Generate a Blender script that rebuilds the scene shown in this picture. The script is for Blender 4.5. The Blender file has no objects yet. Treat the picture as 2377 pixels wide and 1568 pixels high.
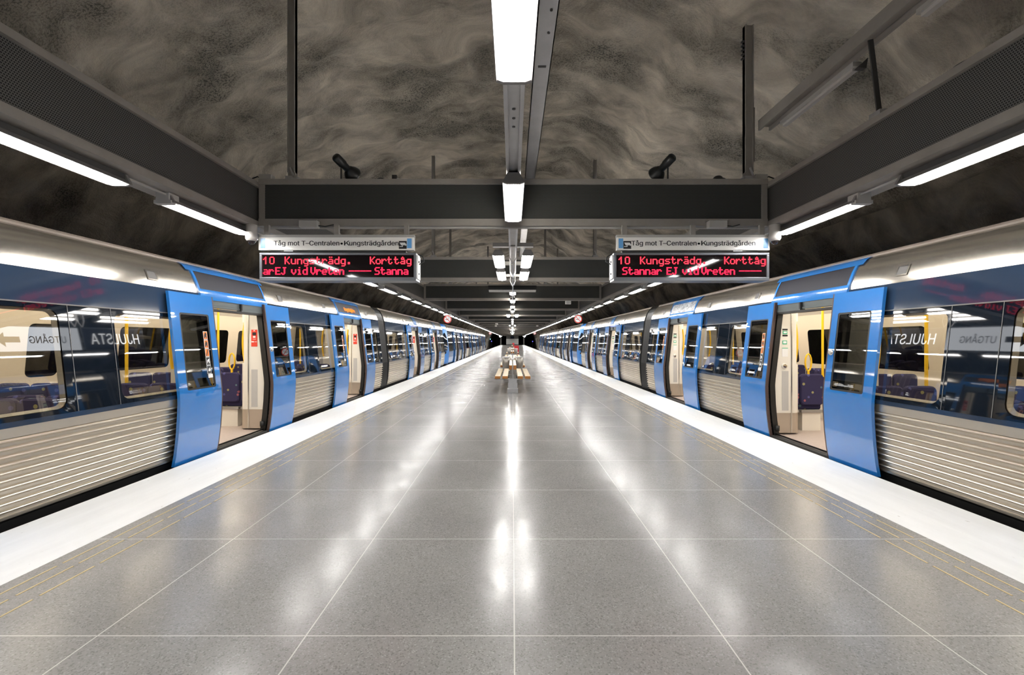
import bpy, bmesh, math, random
from mathutils import Vector, noise, Matrix

random.seed(7)
SC = bpy.context.scene
COL = SC.collection

# ------------------------------------------------------------------ camera
cam_d = bpy.data.cameras.new('camera')
cam = bpy.data.objects.new('camera', cam_d)
COL.objects.link(cam)
cam.location = (-0.01, 0.0, 1.5)
cam.rotation_euler = (math.pi / 2, 0, 0)
cam_d.sensor_fit = 'HORIZONTAL'
cam_d.sensor_width = 36.0
cam_d.lens = 36.0 * 1000.0 / 2377.0
cam_d.shift_x = -0.8 / 2377.0
cam_d.shift_y = 7.0 / 2377.0
cam_d.clip_start = 0.05
cam_d.clip_end = 400
SC.camera = cam

# ------------------------------------------------------------------ world / exposure
w = bpy.data.worlds.new('world')
SC.world = w
w.use_nodes = True
w.node_tree.nodes['Background'].inputs[0].default_value = (0.02, 0.022, 0.026, 1)
w.node_tree.nodes['Background'].inputs[1].default_value = 0.2
SC.view_settings.view_transform = 'Standard'
SC.view_settings.look = 'None'
SC.view_settings.gamma = 1.0
SC.view_settings.use_curve_mapping = False
SC.view_settings.exposure = 0.0
try:
    SC.cycles.max_bounces = 7
    SC.cycles.diffuse_bounces = 4
    SC.cycles.glossy_bounces = 4
    SC.cycles.transparent_max_bounces = 8
    SC.cycles.use_denoising = True
    SC.cycles.use_light_tree = True
    SC.cycles.sample_clamp_indirect = 6.0
    SC.cycles.caustics_reflective = False
    SC.cycles.caustics_refractive = False
except Exception:
    pass

TUBE = 60.0        # radiance of the fluorescent tubes
INNER = 15.0        # radiance of the train ceiling strips


# ------------------------------------------------------------------ material helpers
def new_mat(name):
    m = bpy.data.materials.new(name)
    m.use_nodes = True
    return m, m.node_tree.nodes, m.node_tree.links


def mat(name, col, rough=0.5, metal=0.0, spec=0.5, coat=0.0, coat_rough=0.05):
    m, n, l = new_mat(name)
    b = n['Principled BSDF']
    b.inputs['Base Color'].default_value = (*col, 1)
    b.inputs['Roughness'].default_value = rough
    b.inputs['Metallic'].default_value = metal
    b.inputs['Specular IOR Level'].default_value = spec
    b.inputs['Coat Weight'].default_value = coat
    b.inputs['Coat Roughness'].default_value = coat_rough
    return m


def wear(m, scale=6.0, amount=0.25, rough_amt=0.0, stretch=(1, 1, 1)):
    """break a plain material up with dirt noise (keeps its own colour)"""
    n, l = m.node_tree.nodes, m.node_tree.links
    b = n['Principled BSDF']
    c = b.inputs['Base Color'].default_value[:]
    tc = n.new('ShaderNodeTexCoord')
    mp = n.new('ShaderNodeMapping')
    mp.inputs['Scale'].default_value = stretch
    nz = n.new('ShaderNodeTexNoise')
    nz.inputs['Scale'].default_value = scale
    nz.inputs['Detail'].default_value = 6
    nz.inputs['Roughness'].default_value = 0.65
    l.new(tc.outputs['Object'], mp.inputs[0])
    l.new(mp.outputs[0], nz.inputs['Vector'])
    r = n.new('ShaderNodeValToRGB')
    r.color_ramp.elements[0].position = 0.3
    r.color_ramp.elements[1].position = 0.7
    k = 1 - amount
    r.color_ramp.elements[0].color = (c[0] * k, c[1] * k, c[2] * k, 1)
    r.color_ramp.elements[1].color = c
    l.new(nz.outputs['Fac'], r.inputs[0])
    l.new(r.outputs[0], b.inputs['Base Color'])
    if rough_amt:
        mm = n.new('ShaderNodeMapRange')
        ro = b.inputs['Roughness'].default_value
        mm.inputs['To Min'].default_value = max(0.02, ro - rough_amt)
        mm.inputs['To Max'].default_value = ro + rough_amt
        l.new(nz.outputs['Fac'], mm.inputs['Value'])
        l.new(mm.outputs[0], b.inputs['Roughness'])
    return m


def emit(name, col, strength):
    m, n, l = new_mat(name)
    n.remove(n['Principled BSDF'])
    e = n.new('ShaderNodeEmission')
    e.inputs[0].default_value = (*col, 1)
    e.inputs[1].default_value = strength
    l.new(e.outputs[0], n['Material Output'].inputs[0])
    return m


def math_node(n, l, op, a, b=None):
    x = n.new('ShaderNodeMath')
    x.operation = op
    for i, v in enumerate((a, b)):
        if v is None:
            continue
        if isinstance(v, (int, float)):
            x.inputs[i].default_value = v
        else:
            l.new(v, x.inputs[i])
    return x.outputs[0]


def terrazzo_mat():
    m, n, l = new_mat('terrazzo')
    b = n['Principled BSDF']
    g = n.new('ShaderNodeNewGeometry')
    sep = n.new('ShaderNodeSeparateXYZ')
    l.new(g.outputs['Position'], sep.inputs[0])
    # tile joints: 1.058 m across, 1.066 m along
    def joint(out, off, period, half):
        a = math_node(n, l, 'ADD', out, off + 500 * period + period / 2)
        a = math_node(n, l, 'MODULO', a, period)
        a = math_node(n, l, 'SUBTRACT', a, period / 2)
        a = math_node(n, l, 'ABSOLUTE', a)
        return math_node(n, l, 'LESS_THAN', a, half)
    inside = math_node(n, l, 'LESS_THAN', math_node(n, l, 'ABSOLUTE', sep.outputs[0]), 2.6)
    jx = math_node(n, l, 'MULTIPLY', joint(sep.outputs[0], 0.0, 1.058, 0.0035), inside)
    jy = joint(sep.outputs[1], -0.055, 1.066, 0.0032)
    j = math_node(n, l, 'MAXIMUM', jx, jy)
    # large tonal variation, slab to slab
    big = n.new('ShaderNodeTexNoise')
    big.inputs['Scale'].default_value = 0.9
    big.inputs['Detail'].default_value = 5
    l.new(g.outputs['Position'], big.inputs['Vector'])
    r = n.new('ShaderNodeValToRGB')
    r.color_ramp.elements[0].position = 0.3
    r.color_ramp.elements[0].color = (0.255, 0.247, 0.239, 1)
    r.color_ramp.elements[1].position = 0.75
    r.color_ramp.elements[1].color = (0.345, 0.336, 0.326, 1)
    l.new(big.outputs['Fac'], r.inputs[0])
    # fine aggregate
    v = n.new('ShaderNodeTexVoronoi')
    v.inputs['Scale'].default_value = 150
    l.new(g.outputs['Position'], v.inputs['Vector'])
    vr = n.new('ShaderNodeValToRGB')
    e = vr.color_ramp.elements
    e[0].position = 0.0
    e[0].color = (0.45, 0.44, 0.43, 1)
    e[1].position = 1.0
    e[1].color = (1.9, 1.9, 1.85, 1)
    vr.color_ramp.interpolation = 'CONSTANT'
    x = vr.color_ramp.elements.new(0.12); x.color = (0.9, 0.9, 0.9, 1)
    x = vr.color_ramp.elements.new(0.55); x.color = (1.05, 1.04, 1.03, 1)
    x = vr.color_ramp.elements.new(0.93); x.color = (1.5, 1.5, 1.5, 1)
    sc = n.new('ShaderNodeSeparateColor')
    l.new(v.outputs['Color'], sc.inputs[0])
    l.new(sc.outputs[0], vr.inputs[0])
    mul = n.new('ShaderNodeMix')
    mul.data_type = 'RGBA'
    mul.blend_type = 'MULTIPLY'
    mul.inputs['Factor'].default_value = 0.5
    l.new(r.outputs[0], mul.inputs['A'])
    l.new(vr.outputs[0], mul.inputs['B'])
    mx = n.new('ShaderNodeMix')
    mx.data_type = 'RGBA'
    l.new(j, mx.inputs['Factor'])
    l.new(mul.outputs['Result'], mx.inputs['A'])
    mx.inputs['B'].default_value = (0.62, 0.60, 0.57, 1)
    l.new(mx.outputs['Result'], b.inputs['Base Color'])
    # polish
    rn = n.new('ShaderNodeTexNoise')
    rn.inputs['Scale'].default_value = 1.6
    rn.inputs['Detail'].default_value = 2
    l.new(g.outputs['Position'], rn.inputs['Vector'])
    mr = n.new('ShaderNodeMapRange')
    mr.inputs['From Min'].default_value = 0.3
    mr.inputs['From Max'].default_value = 0.7
    mr.inputs['To Min'].default_value = 0.18
    mr.inputs['To Max'].default_value = 0.252
    l.new(rn.outputs['Fac'], mr.inputs['Value'])
    l.new(mr.outputs[0], b.inputs['Roughness'])
    b.inputs['Specular IOR Level'].default_value = 0.42
    # gentle unevenness of the polished slabs
    bn = n.new('ShaderNodeTexNoise')
    bn.inputs['Scale'].default_value = 3.0
    bn.inputs['Detail'].default_value = 3
    l.new(g.outputs['Position'], bn.inputs['Vector'])
    bp = n.new('ShaderNodeBump')
    bp.inputs['Strength'].default_value = 0.16
    bp.inputs['Distance'].default_value = 0.02
    l.new(bn.outputs['Fac'], bp.inputs['Height'])
    l.new(bp.outputs[0], b.inputs['Normal'])
    return m


def rock_mat():
    m, n, l = new_mat('sprayed_rock')
    b = n['Principled BSDF']
    g = n.new('ShaderNodeNewGeometry')
    mp = n.new('ShaderNodeMapping')
    mp.inputs['Scale'].default_value = (0.75, 1.25, 1.0)
    mp.inputs['Rotation'].default_value = (0, 0, 0.25)
    l.new(g.outputs['Position'], mp.inputs[0])
    sw = n.new('ShaderNodeTexNoise')          # swirls of the sprayed concrete
    sw.inputs['Scale'].default_value = 1.25
    sw.inputs['Detail'].default_value = 9
    sw.inputs['Roughness'].default_value = 0.62
    sw.inputs['Distortion'].default_value = 0.9
    l.new(mp.outputs[0], sw.inputs['Vector'])
    r = n.new('ShaderNodeValToRGB')
    e = r.color_ramp.elements
    e[0].position = 0.28
    e[0].color = (0.300, 0.272, 0.228, 1)
    e[1].position = 0.66
    e[1].color = (0.780, 0.705, 0.590, 1)
    x = r.color_ramp.elements.new(0.46); x.color = (0.540, 0.486, 0.405, 1)
    l.new(sw.outputs['Fac'], r.inputs[0])
    # sooty, pitted patches
    pm = n.new('ShaderNodeTexNoise')
    pm.inputs['Scale'].default_value = 0.85
    pm.inputs['Detail'].default_value = 4
    l.new(mp.outputs[0], pm.inputs['Vector'])
    pr = n.new('ShaderNodeValToRGB')
    pr.color_ramp.elements[0].position = 0.43
    pr.color_ramp.elements[1].position = 0.64
    l.new(pm.outputs['Fac'], pr.inputs[0])
    pit = n.new('ShaderNodeTexNoise')
    pit.inputs['Scale'].default_value = 42
    pit.inputs['Detail'].default_value = 3
    pit.inputs['Roughness'].default_value = 0.7
    l.new(mp.outputs[0], pit.inputs['Vector'])
    ptr = n.new('ShaderNodeValToRGB')
    ptr.color_ramp.elements[0].position = 0.46
    ptr.color_ramp.elements[1].position = 0.55
    l.new(pit.outputs['Fac'], ptr.inputs[0])
    dark = math_node(n, l, 'MULTIPLY', pr.outputs[0], ptr.outputs[0])
    base = math_node(n, l, 'MULTIPLY', pr.outputs[0], 0.58)
    dark = math_node(n, l, 'MAXIMUM', math_node(n, l, 'MULTIPLY', dark, 0.92), base)
    mx = n.new('ShaderNodeMix')
    mx.data_type = 'RGBA'
    l.new(dark, mx.inputs['Factor'])
    l.new(r.outputs[0], mx.inputs['A'])
    mx.inputs['B'].default_value = (0.060, 0.062, 0.056, 1)
    l.new(mx.outputs['Result'], b.inputs['Base Color'])
    b.inputs['Roughness'].default_value = 0.92
    b.inputs['Specular IOR Level'].default_value = 0.15
    h = math_node(n, l, 'ADD', math_node(n, l, 'MULTIPLY', sw.outputs['Fac'], 1.0),
                  math_node(n, l, 'MULTIPLY', pit.outputs['Fac'], 0.16))
    bp = n.new('ShaderNodeBump')
    bp.inputs['Strength'].default_value = 0.85
    bp.inputs['Distance'].default_value = 0.20
    l.new(h, bp.inputs['Height'])
    l.new(bp.outputs[0], b.inputs['Normal'])
    return m


def perforated_mat(name, axis, metal_col, hole_col, period=0.0165):
    """steel sheet with staggered round holes; axis: which world axis runs along the sheet"""
    m, n, l = new_mat(name)
    b = n['Principled BSDF']
    g = n.new('ShaderNodeNewGeometry')
    sep = n.new('ShaderNodeSeparateXYZ')
    l.new(g.outputs['Position'], sep.inputs[0])
    comb = n.new('ShaderNodeCombineXYZ')
    row = math_node(n, l, 'MULTIPLY', sep.outputs[2], 1.0 / period)
    fl = math_node(n, l, 'FLOOR', row)
    sh = math_node(n, l, 'MULTIPLY', fl, 0.5)
    al = math_node(n, l, 'MULTIPLY', sep.outputs[axis], 1.0 / period)
    al = math_node(n, l, 'ADD', al, sh)
    fx = math_node(n, l, 'SUBTRACT', math_node(n, l, 'FRACT', al), 0.5)
    fy = math_node(n, l, 'SUBTRACT', math_node(n, l, 'FRACT', row), 0.5)
    d = math_node(n, l, 'ADD', math_node(n, l, 'MULTIPLY', fx, fx), math_node(n, l, 'MULTIPLY', fy, fy))
    hole = math_node(n, l, 'LESS_THAN', d, 0.125)
    mx = n.new('ShaderNodeMix')
    mx.data_type = 'RGBA'
    l.new(hole, mx.inputs['Factor'])
    mx.inputs['A'].default_value = (*metal_col, 1)
    mx.inputs['B'].default_value = (*hole_col, 1)
    l.new(mx.outputs['Result'], b.inputs['Base Color'])
    b.inputs['Roughness'].default_value = 0.6
    b.inputs['Specular IOR Level'].default_value = 0.3
    return m


def glass_mat(name, tint, gain):
    m, n, l = new_mat(name)
    n.remove(n['Principled BSDF'])
    t = n.new('ShaderNodeBsdfTransparent')
    t.inputs[0].default_value = (*tint, 1)
    gl = n.new('ShaderNodeBsdfGlossy')
    gl.inputs['Roughness'].default_value = 0.012
    gl.inputs[0].default_value = (0.95, 0.97, 1, 1)
    f = n.new('ShaderNodeFresnel')
    f.inputs[0].default_value = 1.52
    k = math_node(n, l, 'MINIMUM', math_node(n, l, 'MULTIPLY', f.outputs[0], gain), 0.92)
    mx = n.new('ShaderNodeMixShader')
    l.new(k, mx.inputs[0])
    l.new(t.outputs[0], mx.inputs[1])
    l.new(gl.outputs[0], mx.inputs[2])
    l.new(mx.outputs[0], n['Material Output'].inputs[0])
    return m


def fabric_mat():
    m, n, l = new_mat('seat_moquette')
    b = n['Principled BSDF']
    tc = n.new('ShaderNodeTexCoord')
    v = n.new('ShaderNodeTexVoronoi')
    v.inputs['Scale'].default_value = 13
    l.new(tc.outputs['Object'], v.inputs['Vector'])
    near = math_node(n, l, 'LESS_THAN', v.outputs['Distance'], 0.30)
    sc = n.new('ShaderNodeSeparateColor')
    l.new(v.outputs['Color'], sc.inputs[0])
    r = n.new('ShaderNodeValToRGB')
    r.color_ramp.interpolation = 'CONSTANT'
    e = r.color_ramp.elements
    e[0].position = 0.0; e[0].color = (0.036, 0.032, 0.085, 1)
    e[1].position = 0.82; e[1].color = (0.30, 0.10, 0.12, 1)
    for p, c in ((0.45, (0.10, 0.16, 0.20, 1)), (0.60, (0.28, 0.26, 0.13, 1)), (0.72, (0.09, 0.09, 0.24, 1))):
        x = r.color_ramp.elements.new(p); x.color = c
    l.new(sc.outputs[0], r.inputs[0])
    mx = n.new('ShaderNodeMix')
    mx.data_type = 'RGBA'
    l.new(near, mx.inputs['Factor'])
    mx.inputs['A'].default_value = (0.036, 0.032, 0.085, 1)
    l.new(r.outputs[0], mx.inputs['B'])
    l.new(mx.outputs['Result'], b.inputs['Base Color'])
    b.inputs['Roughness'].default_value = 0.9
    b.inputs['Specular IOR Level'].default_value = 0.2
    return m


def wood_mat():
    m, n, l = new_mat('oiled_pine')
    b = n['Principled BSDF']
    tc = n.new('ShaderNodeTexCoord')
    mp = n.new('ShaderNodeMapping')
    mp.inputs['Scale'].default_value = (14, 0.7, 14)
    nz = n.new('ShaderNodeTexNoise')
    nz.inputs['Scale'].default_value = 2.5
    nz.inputs['Detail'].default_value = 6
    l.new(tc.outputs['Object'], mp.inputs[0])
    l.new(mp.outputs[0], nz.inputs['Vector'])
    r = n.new('ShaderNodeValToRGB')
    r.color_ramp.elements[0].color = (0.86, 0.66, 0.42, 1)
    r.color_ramp.elements[1].color = (0.95, 0.82, 0.60, 1)
    l.new(nz.outputs['Fac'], r.inputs[0])
    l.new(r.outputs[0], b.inputs['Base Color'])
    b.inputs['Roughness'].default_value = 0.42
    return m


def mottled_mat():
    m, n, l = new_mat('dead_display')
    b = n['Principled BSDF']
    tc = n.new('ShaderNodeTexCoord')
    nz = n.new('ShaderNodeTexNoise')
    nz.inputs['Scale'].default_value = 9
    nz.inputs['Detail'].default_value = 4
    nz.inputs['Distortion'].default_value = 2
    l.new(tc.outputs['Object'], nz.inputs['Vector'])
    r = n.new('ShaderNodeValToRGB')
    r.color_ramp.elements[0].position = 0.42
    r.color_ramp.elements[0].color = (0.09, 0.10, 0.11, 1)
    r.color_ramp.elements[1].position = 0.58
    r.color_ramp.elements[1].color = (0.42, 0.44, 0.46, 1)
    l.new(nz.outputs['Fac'], r.inputs[0])
    l.new(r.outputs[0], b.inputs['Base Color'])
    b.inputs['Roughness'].default_value = 0.35
    return m


M = dict(
    terrazzo=terrazzo_mat(),
    rock=rock_mat(),
    edge_white=wear(mat('edge_paint', (0.86, 0.86, 0.85), 0.55), 1.6, 0.10, stretch=(4, 0.6, 1)),
    brass=mat('guide_strip', (0.56, 0.44, 0.23), 0.4),
    concrete=wear(mat('concrete', (0.10, 0.098, 0.094), 0.9), 2, 0.4),
    ballast=wear(mat('ballast', (0.030, 0.028, 0.026), 0.95), 9, 0.6),
    grey=wear(mat('grey_steel', (0.30, 0.28, 0.258), 0.55, 0.0, 0.4), 3, 0.22),
    galv=wear(mat('galvanised', (0.50, 0.50, 0.51), 0.42, 0.55), 4, 0.18),
    palegrey=mat('pale_grey', (0.42, 0.41, 0.39), 0.5),
    darkgrey=mat('dark_grey', (0.045, 0.045, 0.045), 0.5),
    mesh_x=perforated_mat('perforated_cross', 0, (0.072, 0.074, 0.070), (0.006, 0.007, 0.007)),
    mesh_y=perforated_mat('perforated_long', 1, (0.125, 0.122, 0.118), (0.008, 0.009, 0.009)),
    added_uplight=emit('added_vault_light', (1.0, 0.94, 0.85), 80.0),  # added glow on the centre lamps that brightens the rock vault
    lampwhite=mat('lamp_enamel', (0.80, 0.79, 0.77), 0.4),
    tube=emit('fluorescent', (1.0, 0.975, 0.94), TUBE),
    deadtube=mat('unlit_tube', (0.52, 0.50, 0.48), 0.3),
    white=mat('white_enamel', (0.52, 0.505, 0.48), 0.22, 0.0, 0.6),
    signwhite=mat('sign_white', (0.90, 0.885, 0.85), 0.15, 0.0, 0.5),
    black=mat('black_plastic', (0.010, 0.012, 0.013), 0.38),
    black_text=mat('black_lettering', (0.012, 0.012, 0.016), 0.4),
    signblue=mat('sign_blue', (0.13, 0.36, 0.70), 0.3),
    alu=mat('aluminium', (0.20, 0.21, 0.235), 0.35, 0.6),
    screen=mat('display_glass', (0.012, 0.008, 0.009), 0.04, 0.0, 0.6),
    led=emit('red_led', (1.0, 0.032, 0.055), 3.0),
    led2=emit('red_led_scrolling', (1.0, 0.022, 0.065), 2.4),
    orange=emit('orange_led', (1.0, 0.25, 0.01), 3.0),
    backlit=emit('backlit_panel', (0.93, 0.96, 1.0), 5.0),
    letter_white=emit('lit_letters', (1.0, 1.0, 1.0), 7.0),
    signnavy=mat('sign_navy', (0.012, 0.02, 0.045), 0.4),
    blue=mat('train_blue', (0.020, 0.195, 0.58), 0.25, 0.0, 0.2, 1.0, 0.0),
    navy=mat('train_navy', (0.022, 0.040, 0.075), 0.10, 0.0, 0.55, 0.4, 0.02),
    darkband=mat('window_border', (0.007, 0.011, 0.018), 0.03, 0.0, 0.6),
    steel=wear(mat('brushed_steel', (0.80, 0.73, 0.62), 0.30, 0.88), 1.5, 0.10),
    silver=mat('silver_paint', (0.46, 0.42, 0.365), 0.19, 0.88),
    gutter=mat('roof_gutter', (0.30, 0.25, 0.21), 0.5),
    rubber=mat('rubber', (0.010, 0.010, 0.010), 0.45),
    doorseal=mat('door_edge', (0.060, 0.035, 0.030), 0.5),
    header=mat('door_header', (0.090, 0.105, 0.105), 0.4),
    grille=mat('cowl_grille', (0.022, 0.022, 0.030), 0.6, 0.0, 0.25),
    mottled=mottled_mat(),
    glass=glass_mat('window_glass', (0.66, 0.655, 0.62), 2.1),
    doorglass=glass_mat('door_glass', (0.13, 0.14, 0.14), 2.1),
    beige=mat('interior_beige', (0.66, 0.585, 0.47), 0.45),
    cream=mat('interior_cream', (0.78, 0.745, 0.68), 0.4),
    inceil=mat('interior_ceiling', (0.74, 0.71, 0.64), 0.5),
    vinyl=wear(mat('vinyl_floor', (0.47, 0.39, 0.35), 0.6), 30, 0.12),
    kick=mat('kick_plate', (0.55, 0.49, 0.42), 0.35, 0.7),
    chrome=mat('chrome', (0.80, 0.80, 0.80), 0.15, 1.0),
    trimgrey=mat('window_trim', (0.17, 0.165, 0.16), 0.4),
    nose_blue=mat('cab_blue', (0.022, 0.20, 0.60), 0.32),
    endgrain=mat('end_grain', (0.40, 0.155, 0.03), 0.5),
    disc=emit('lit_sign_face', (1.0, 0.98, 0.97), 0.85),
    ring=emit('lit_sign_red', (0.80, 0.06, 0.04), 0.85),
    flood=emit('flood_lens', (1.0, 0.97, 0.95), 60.0),
    hatchgrey=mat('hatch_grey', (0.11, 0.105, 0.10), 0.5),
    lampgrey=mat('lamp_wing', (0.20, 0.193, 0.188), 0.5),
    vent=mat('vent_grey', (0.47, 0.46, 0.45), 0.6),
    yellow=mat('handrail_yellow', (0.90, 0.56, 0.015), 0.35),
    fabric=fabric_mat(),
    seatshell=mat('seat_shell', (0.28, 0.26, 0.25), 0.5),
    red=mat('red_sticker', (0.72, 0.055, 0.03), 0.4),
    redpaint=mat('red_paint', (0.75, 0.03, 0.045), 0.4),
    green=mat('green_print', (0.03, 0.42, 0.22), 0.5),
    orange_print=mat('orange_print', (0.85, 0.22, 0.02), 0.5),
    print_white=mat('white_print', (0.82, 0.82, 0.82), 0.5),
    strip=emit('train_light', (1.0, 0.90, 0.74), INNER),
    wood=wood_mat(),
    binsteel=wear(mat('bin_steel', (0.50, 0.47, 0.42), 0.33, 0.8), 8, 0.2),
    cementwall=wear(mat('grey_render', (0.30, 0.295, 0.285), 0.8), 3, 0.3),
    board=mat('pale_board', (0.62, 0.63, 0.62), 0.5),
    signal=emit('signal_cyan', (0.25, 0.9, 1.0), 6.0),
    signal2=emit('signal_blue', (0.1, 0.1, 1.0), 6.0),
)



M['blue'].node_tree.nodes['Principled BSDF'].inputs['Coat IOR'].default_value = 2.15


def scuff(m):
    n, l = m.node_tree.nodes, m.node_tree.links
    b = n['Principled BSDF']
    src = b.inputs['Base Color'].links[0].from_socket
    g = n.new('ShaderNodeNewGeometry')
    mp = n.new('ShaderNodeMapping')
    mp.inputs['Scale'].default_value = (9, 3.2, 1)
    nz = n.new('ShaderNodeTexNoise')
    nz.inputs['Scale'].default_value = 3.0
    nz.inputs['Detail'].default_value = 5
    l.new(g.outputs['Position'], mp.inputs[0])
    l.new(mp.outputs[0], nz.inputs['Vector'])
    r = n.new('ShaderNodeValToRGB')
    r.color_ramp.elements[0].position = 0.70
    r.color_ramp.elements[1].position = 0.78
    l.new(nz.outputs['Fac'], r.inputs[0])
    mx = n.new('ShaderNodeMix')
    mx.data_type = 'RGBA'
    l.new(r.outputs[0], mx.inputs['Factor'])
    l.new(src, mx.inputs['A'])
    mx.inputs['B'].default_value = (0.30, 0.25, 0.21, 1)
    l.new(mx.outputs['Result'], b.inputs['Base Color'])
scuff(M['edge_white'])


# ------------------------------------------------------------------ mesh helpers
class MB:
    """collects one mesh; sx mirrors x (for the right / left train)"""
    def __init__(self, sx=1):
        self.v, self.f, self.mi, self.mats, self.sm = [], [], [], [], []
        self.sx = sx
        self.cur = 0

    def add(self, vs, fs, smooth=False):
        b = len(self.v)
        for p in vs:
            self.v.append((p[0] * self.sx, p[1], p[2]))
        for f in fs:
            f = [b + i for i in f]
            if self.sx < 0:
                f.reverse()
            self.f.append(f)
            self.mi.append(self.cur)
            self.sm.append(smooth)
        return self

    def box(self, x0, x1, y0, y1, z0, z1):
        return self.add([(x0, y0, z0), (x1, y0, z0), (x1, y1, z0), (x0, y1, z0),
                         (x0, y0, z1), (x1, y0, z1), (x1, y1, z1), (x0, y1, z1)],
                        [(0, 3, 2, 1), (4, 5, 6, 7), (0, 1, 5, 4), (1, 2, 6, 5), (2, 3, 7, 6), (3, 0, 4, 7)])

    def bar(self, a, b, wx, wy):
        """box-section bar from a to b"""
        a, b = Vector(a), Vector(b)
        d = (b - a).normalized()
        up = Vector((0, 0, 1)) if abs(d.z) < 0.9 else Vector((0, 1, 0))
        s = d.cross(up).normalized()
        t = s.cross(d).normalized()
        vs = []
        for p in (a, b):
            for i, j in ((-1, -1), (1, -1), (1, 1), (-1, 1)):
                vs.append(tuple(p + s * (i * wx / 2) + t * (j * wy / 2)))
        return self.add(vs, [(0, 1, 2, 3), (7, 6, 5, 4), (0, 4, 5, 1), (1, 5, 6, 2), (2, 6, 7, 3), (3, 7, 4, 0)])

    def tube(self, pts, r, n=10, cap=True):
        pts = [Vector(p) for p in pts]
        rs = r if isinstance(r, (list, tuple)) else [r] * len(pts)
        vs, fs = [], []
        ref = None
        for i, p in enumerate(pts):
            d = (pts[min(i + 1, len(pts) - 1)] - pts[max(i - 1, 0)]).normalized()
            if ref is None:
                ref = Vector((0, 0, 1)) if abs(d.z) < 0.9 else Vector((1, 0, 0))
            s = d.cross(ref).normalized()
            t = s.cross(d).normalized()
            ref = t
            for k in range(n):
                a = 2 * math.pi * k / n
                vs.append(tuple(p + s * (math.cos(a) * rs[i]) + t * (math.sin(a) * rs[i])))
        for i in range(len(pts) - 1):
            for k in range(n):
                fs.append((i * n + k, i * n + (k + 1) % n, (i + 1) * n + (k + 1) % n, (i + 1) * n + k))
        self.add(vs, fs, True)
        if cap:
            self.add([vs[k] for k in range(n)], [tuple(reversed(range(n)))])
            self.add([vs[(len(pts) - 1) * n + k] for k in range(n)], [tuple(range(n))])
        return self

    def lathe(self, c, prof, n=24, axis=(0, 0, 1)):
        """prof: (radius, along) pairs around axis through c"""
        ax = Vector(axis).normalized()
        ref = Vector((1, 0, 0)) if abs(ax.x) < 0.9 else Vector((0, 1, 0))
        s = ax.cross(ref).normalized()
        t = ax.cross(s).normalized()
        c = Vector(c)
        vs, fs = [], []
        for r, h in prof:
            for k in range(n):
                a = 2 * math.pi * k / n
                vs.append(tuple(c + ax * h + s * (r * math.cos(a)) + t * (r * math.sin(a))))
        for i in range(len(prof) - 1):
            for k in range(n):
                fs.append((i * n + k, i * n + (k + 1) % n, (i + 1) * n + (k + 1) % n, (i + 1) * n + k))
        return self.add(vs, fs, True)

    def sweep(self, prof, y0, y1, smooth=False, closed=False):
        """(x,z) polyline pulled along y"""
        k = len(prof)
        vs = [(p[0], y0, p[1]) for p in prof] + [(p[0], y1, p[1]) for p in prof]
        m = k if closed else k - 1
        fs = [(i, (i + 1) % k, k + (i + 1) % k, k + i) for i in range(m)]
        self.add(vs, fs, smooth)
        if closed:
            self.add(vs[:k], [tuple(reversed(range(k)))])
            self.add(vs[k:], [tuple(range(k))])
        return self

    def use(self, m):
        if m not in self.mats:
            self.mats.append(m)
        self.cur = self.mats.index(m)
        return self

    def mesh(self, name, m=None):
        me = bpy.data.meshes.new(name)
        me.from_pydata(self.v, [], self.f)
        for x in (self.mats or [m]):
            me.materials.append(x)
        me.polygons.foreach_set('material_index', self.mi)
        me.polygons.foreach_set('use_smooth', self.sm)
        me.update()
        return me

    def build(self, name, m=None, parent=None, loc=None):
        return link(name, self.mesh(name, m), parent, loc)


def link(name, me, parent=None, loc=None):
    o = bpy.data.objects.new(name, me)
    COL.objects.link(o)
    if loc is not None:
        o.location = loc
    if parent is not None:
        o.parent = parent
    return o


def bevel(o, wd=0.004, seg=2):
    md = o.modifiers.new('bevel', 'BEVEL')
    md.width = wd
    md.segments = seg
    md.limit_method = 'ANGLE'
    return o


def tag(o, label, cat, group=None, kind=None):
    o['label'] = label
    o['category'] = cat
    if group:
        o['group'] = group
    if kind:
        o['kind'] = kind
    return o


def empty(name, loc=(0, 0, 0), label=None, cat=None, group=None):
    o = bpy.data.objects.new(name, None)
    o.empty_display_size = 0.1
    COL.objects.link(o)
    o.location = loc
    if label:
        tag(o, label, cat, group)
    return o


def children_of(o):
    return list(o.children)


def dup(o, loc, label, group=None):
    r = o.copy()
    COL.objects.link(r)
    r.location = loc
    r['label'] = label
    if group:
        r['group'] = group
    elif 'group' in r:
        del r['group']
    for ch in children_of(o):
        c = ch.copy()
        COL.objects.link(c)
        c.parent = r
        for g in children_of(ch):
            d = g.copy()
            COL.objects.link(d)
            d.parent = c
    return r


try:        # the sans serif that ships with Blender; falls back to the built-in one
    import os
    FONT = bpy.data.fonts.load(os.path.join(bpy.utils.system_resource('DATAFILES'), 'fonts', 'Inter.woff2'))
except Exception:
    FONT = None


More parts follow.
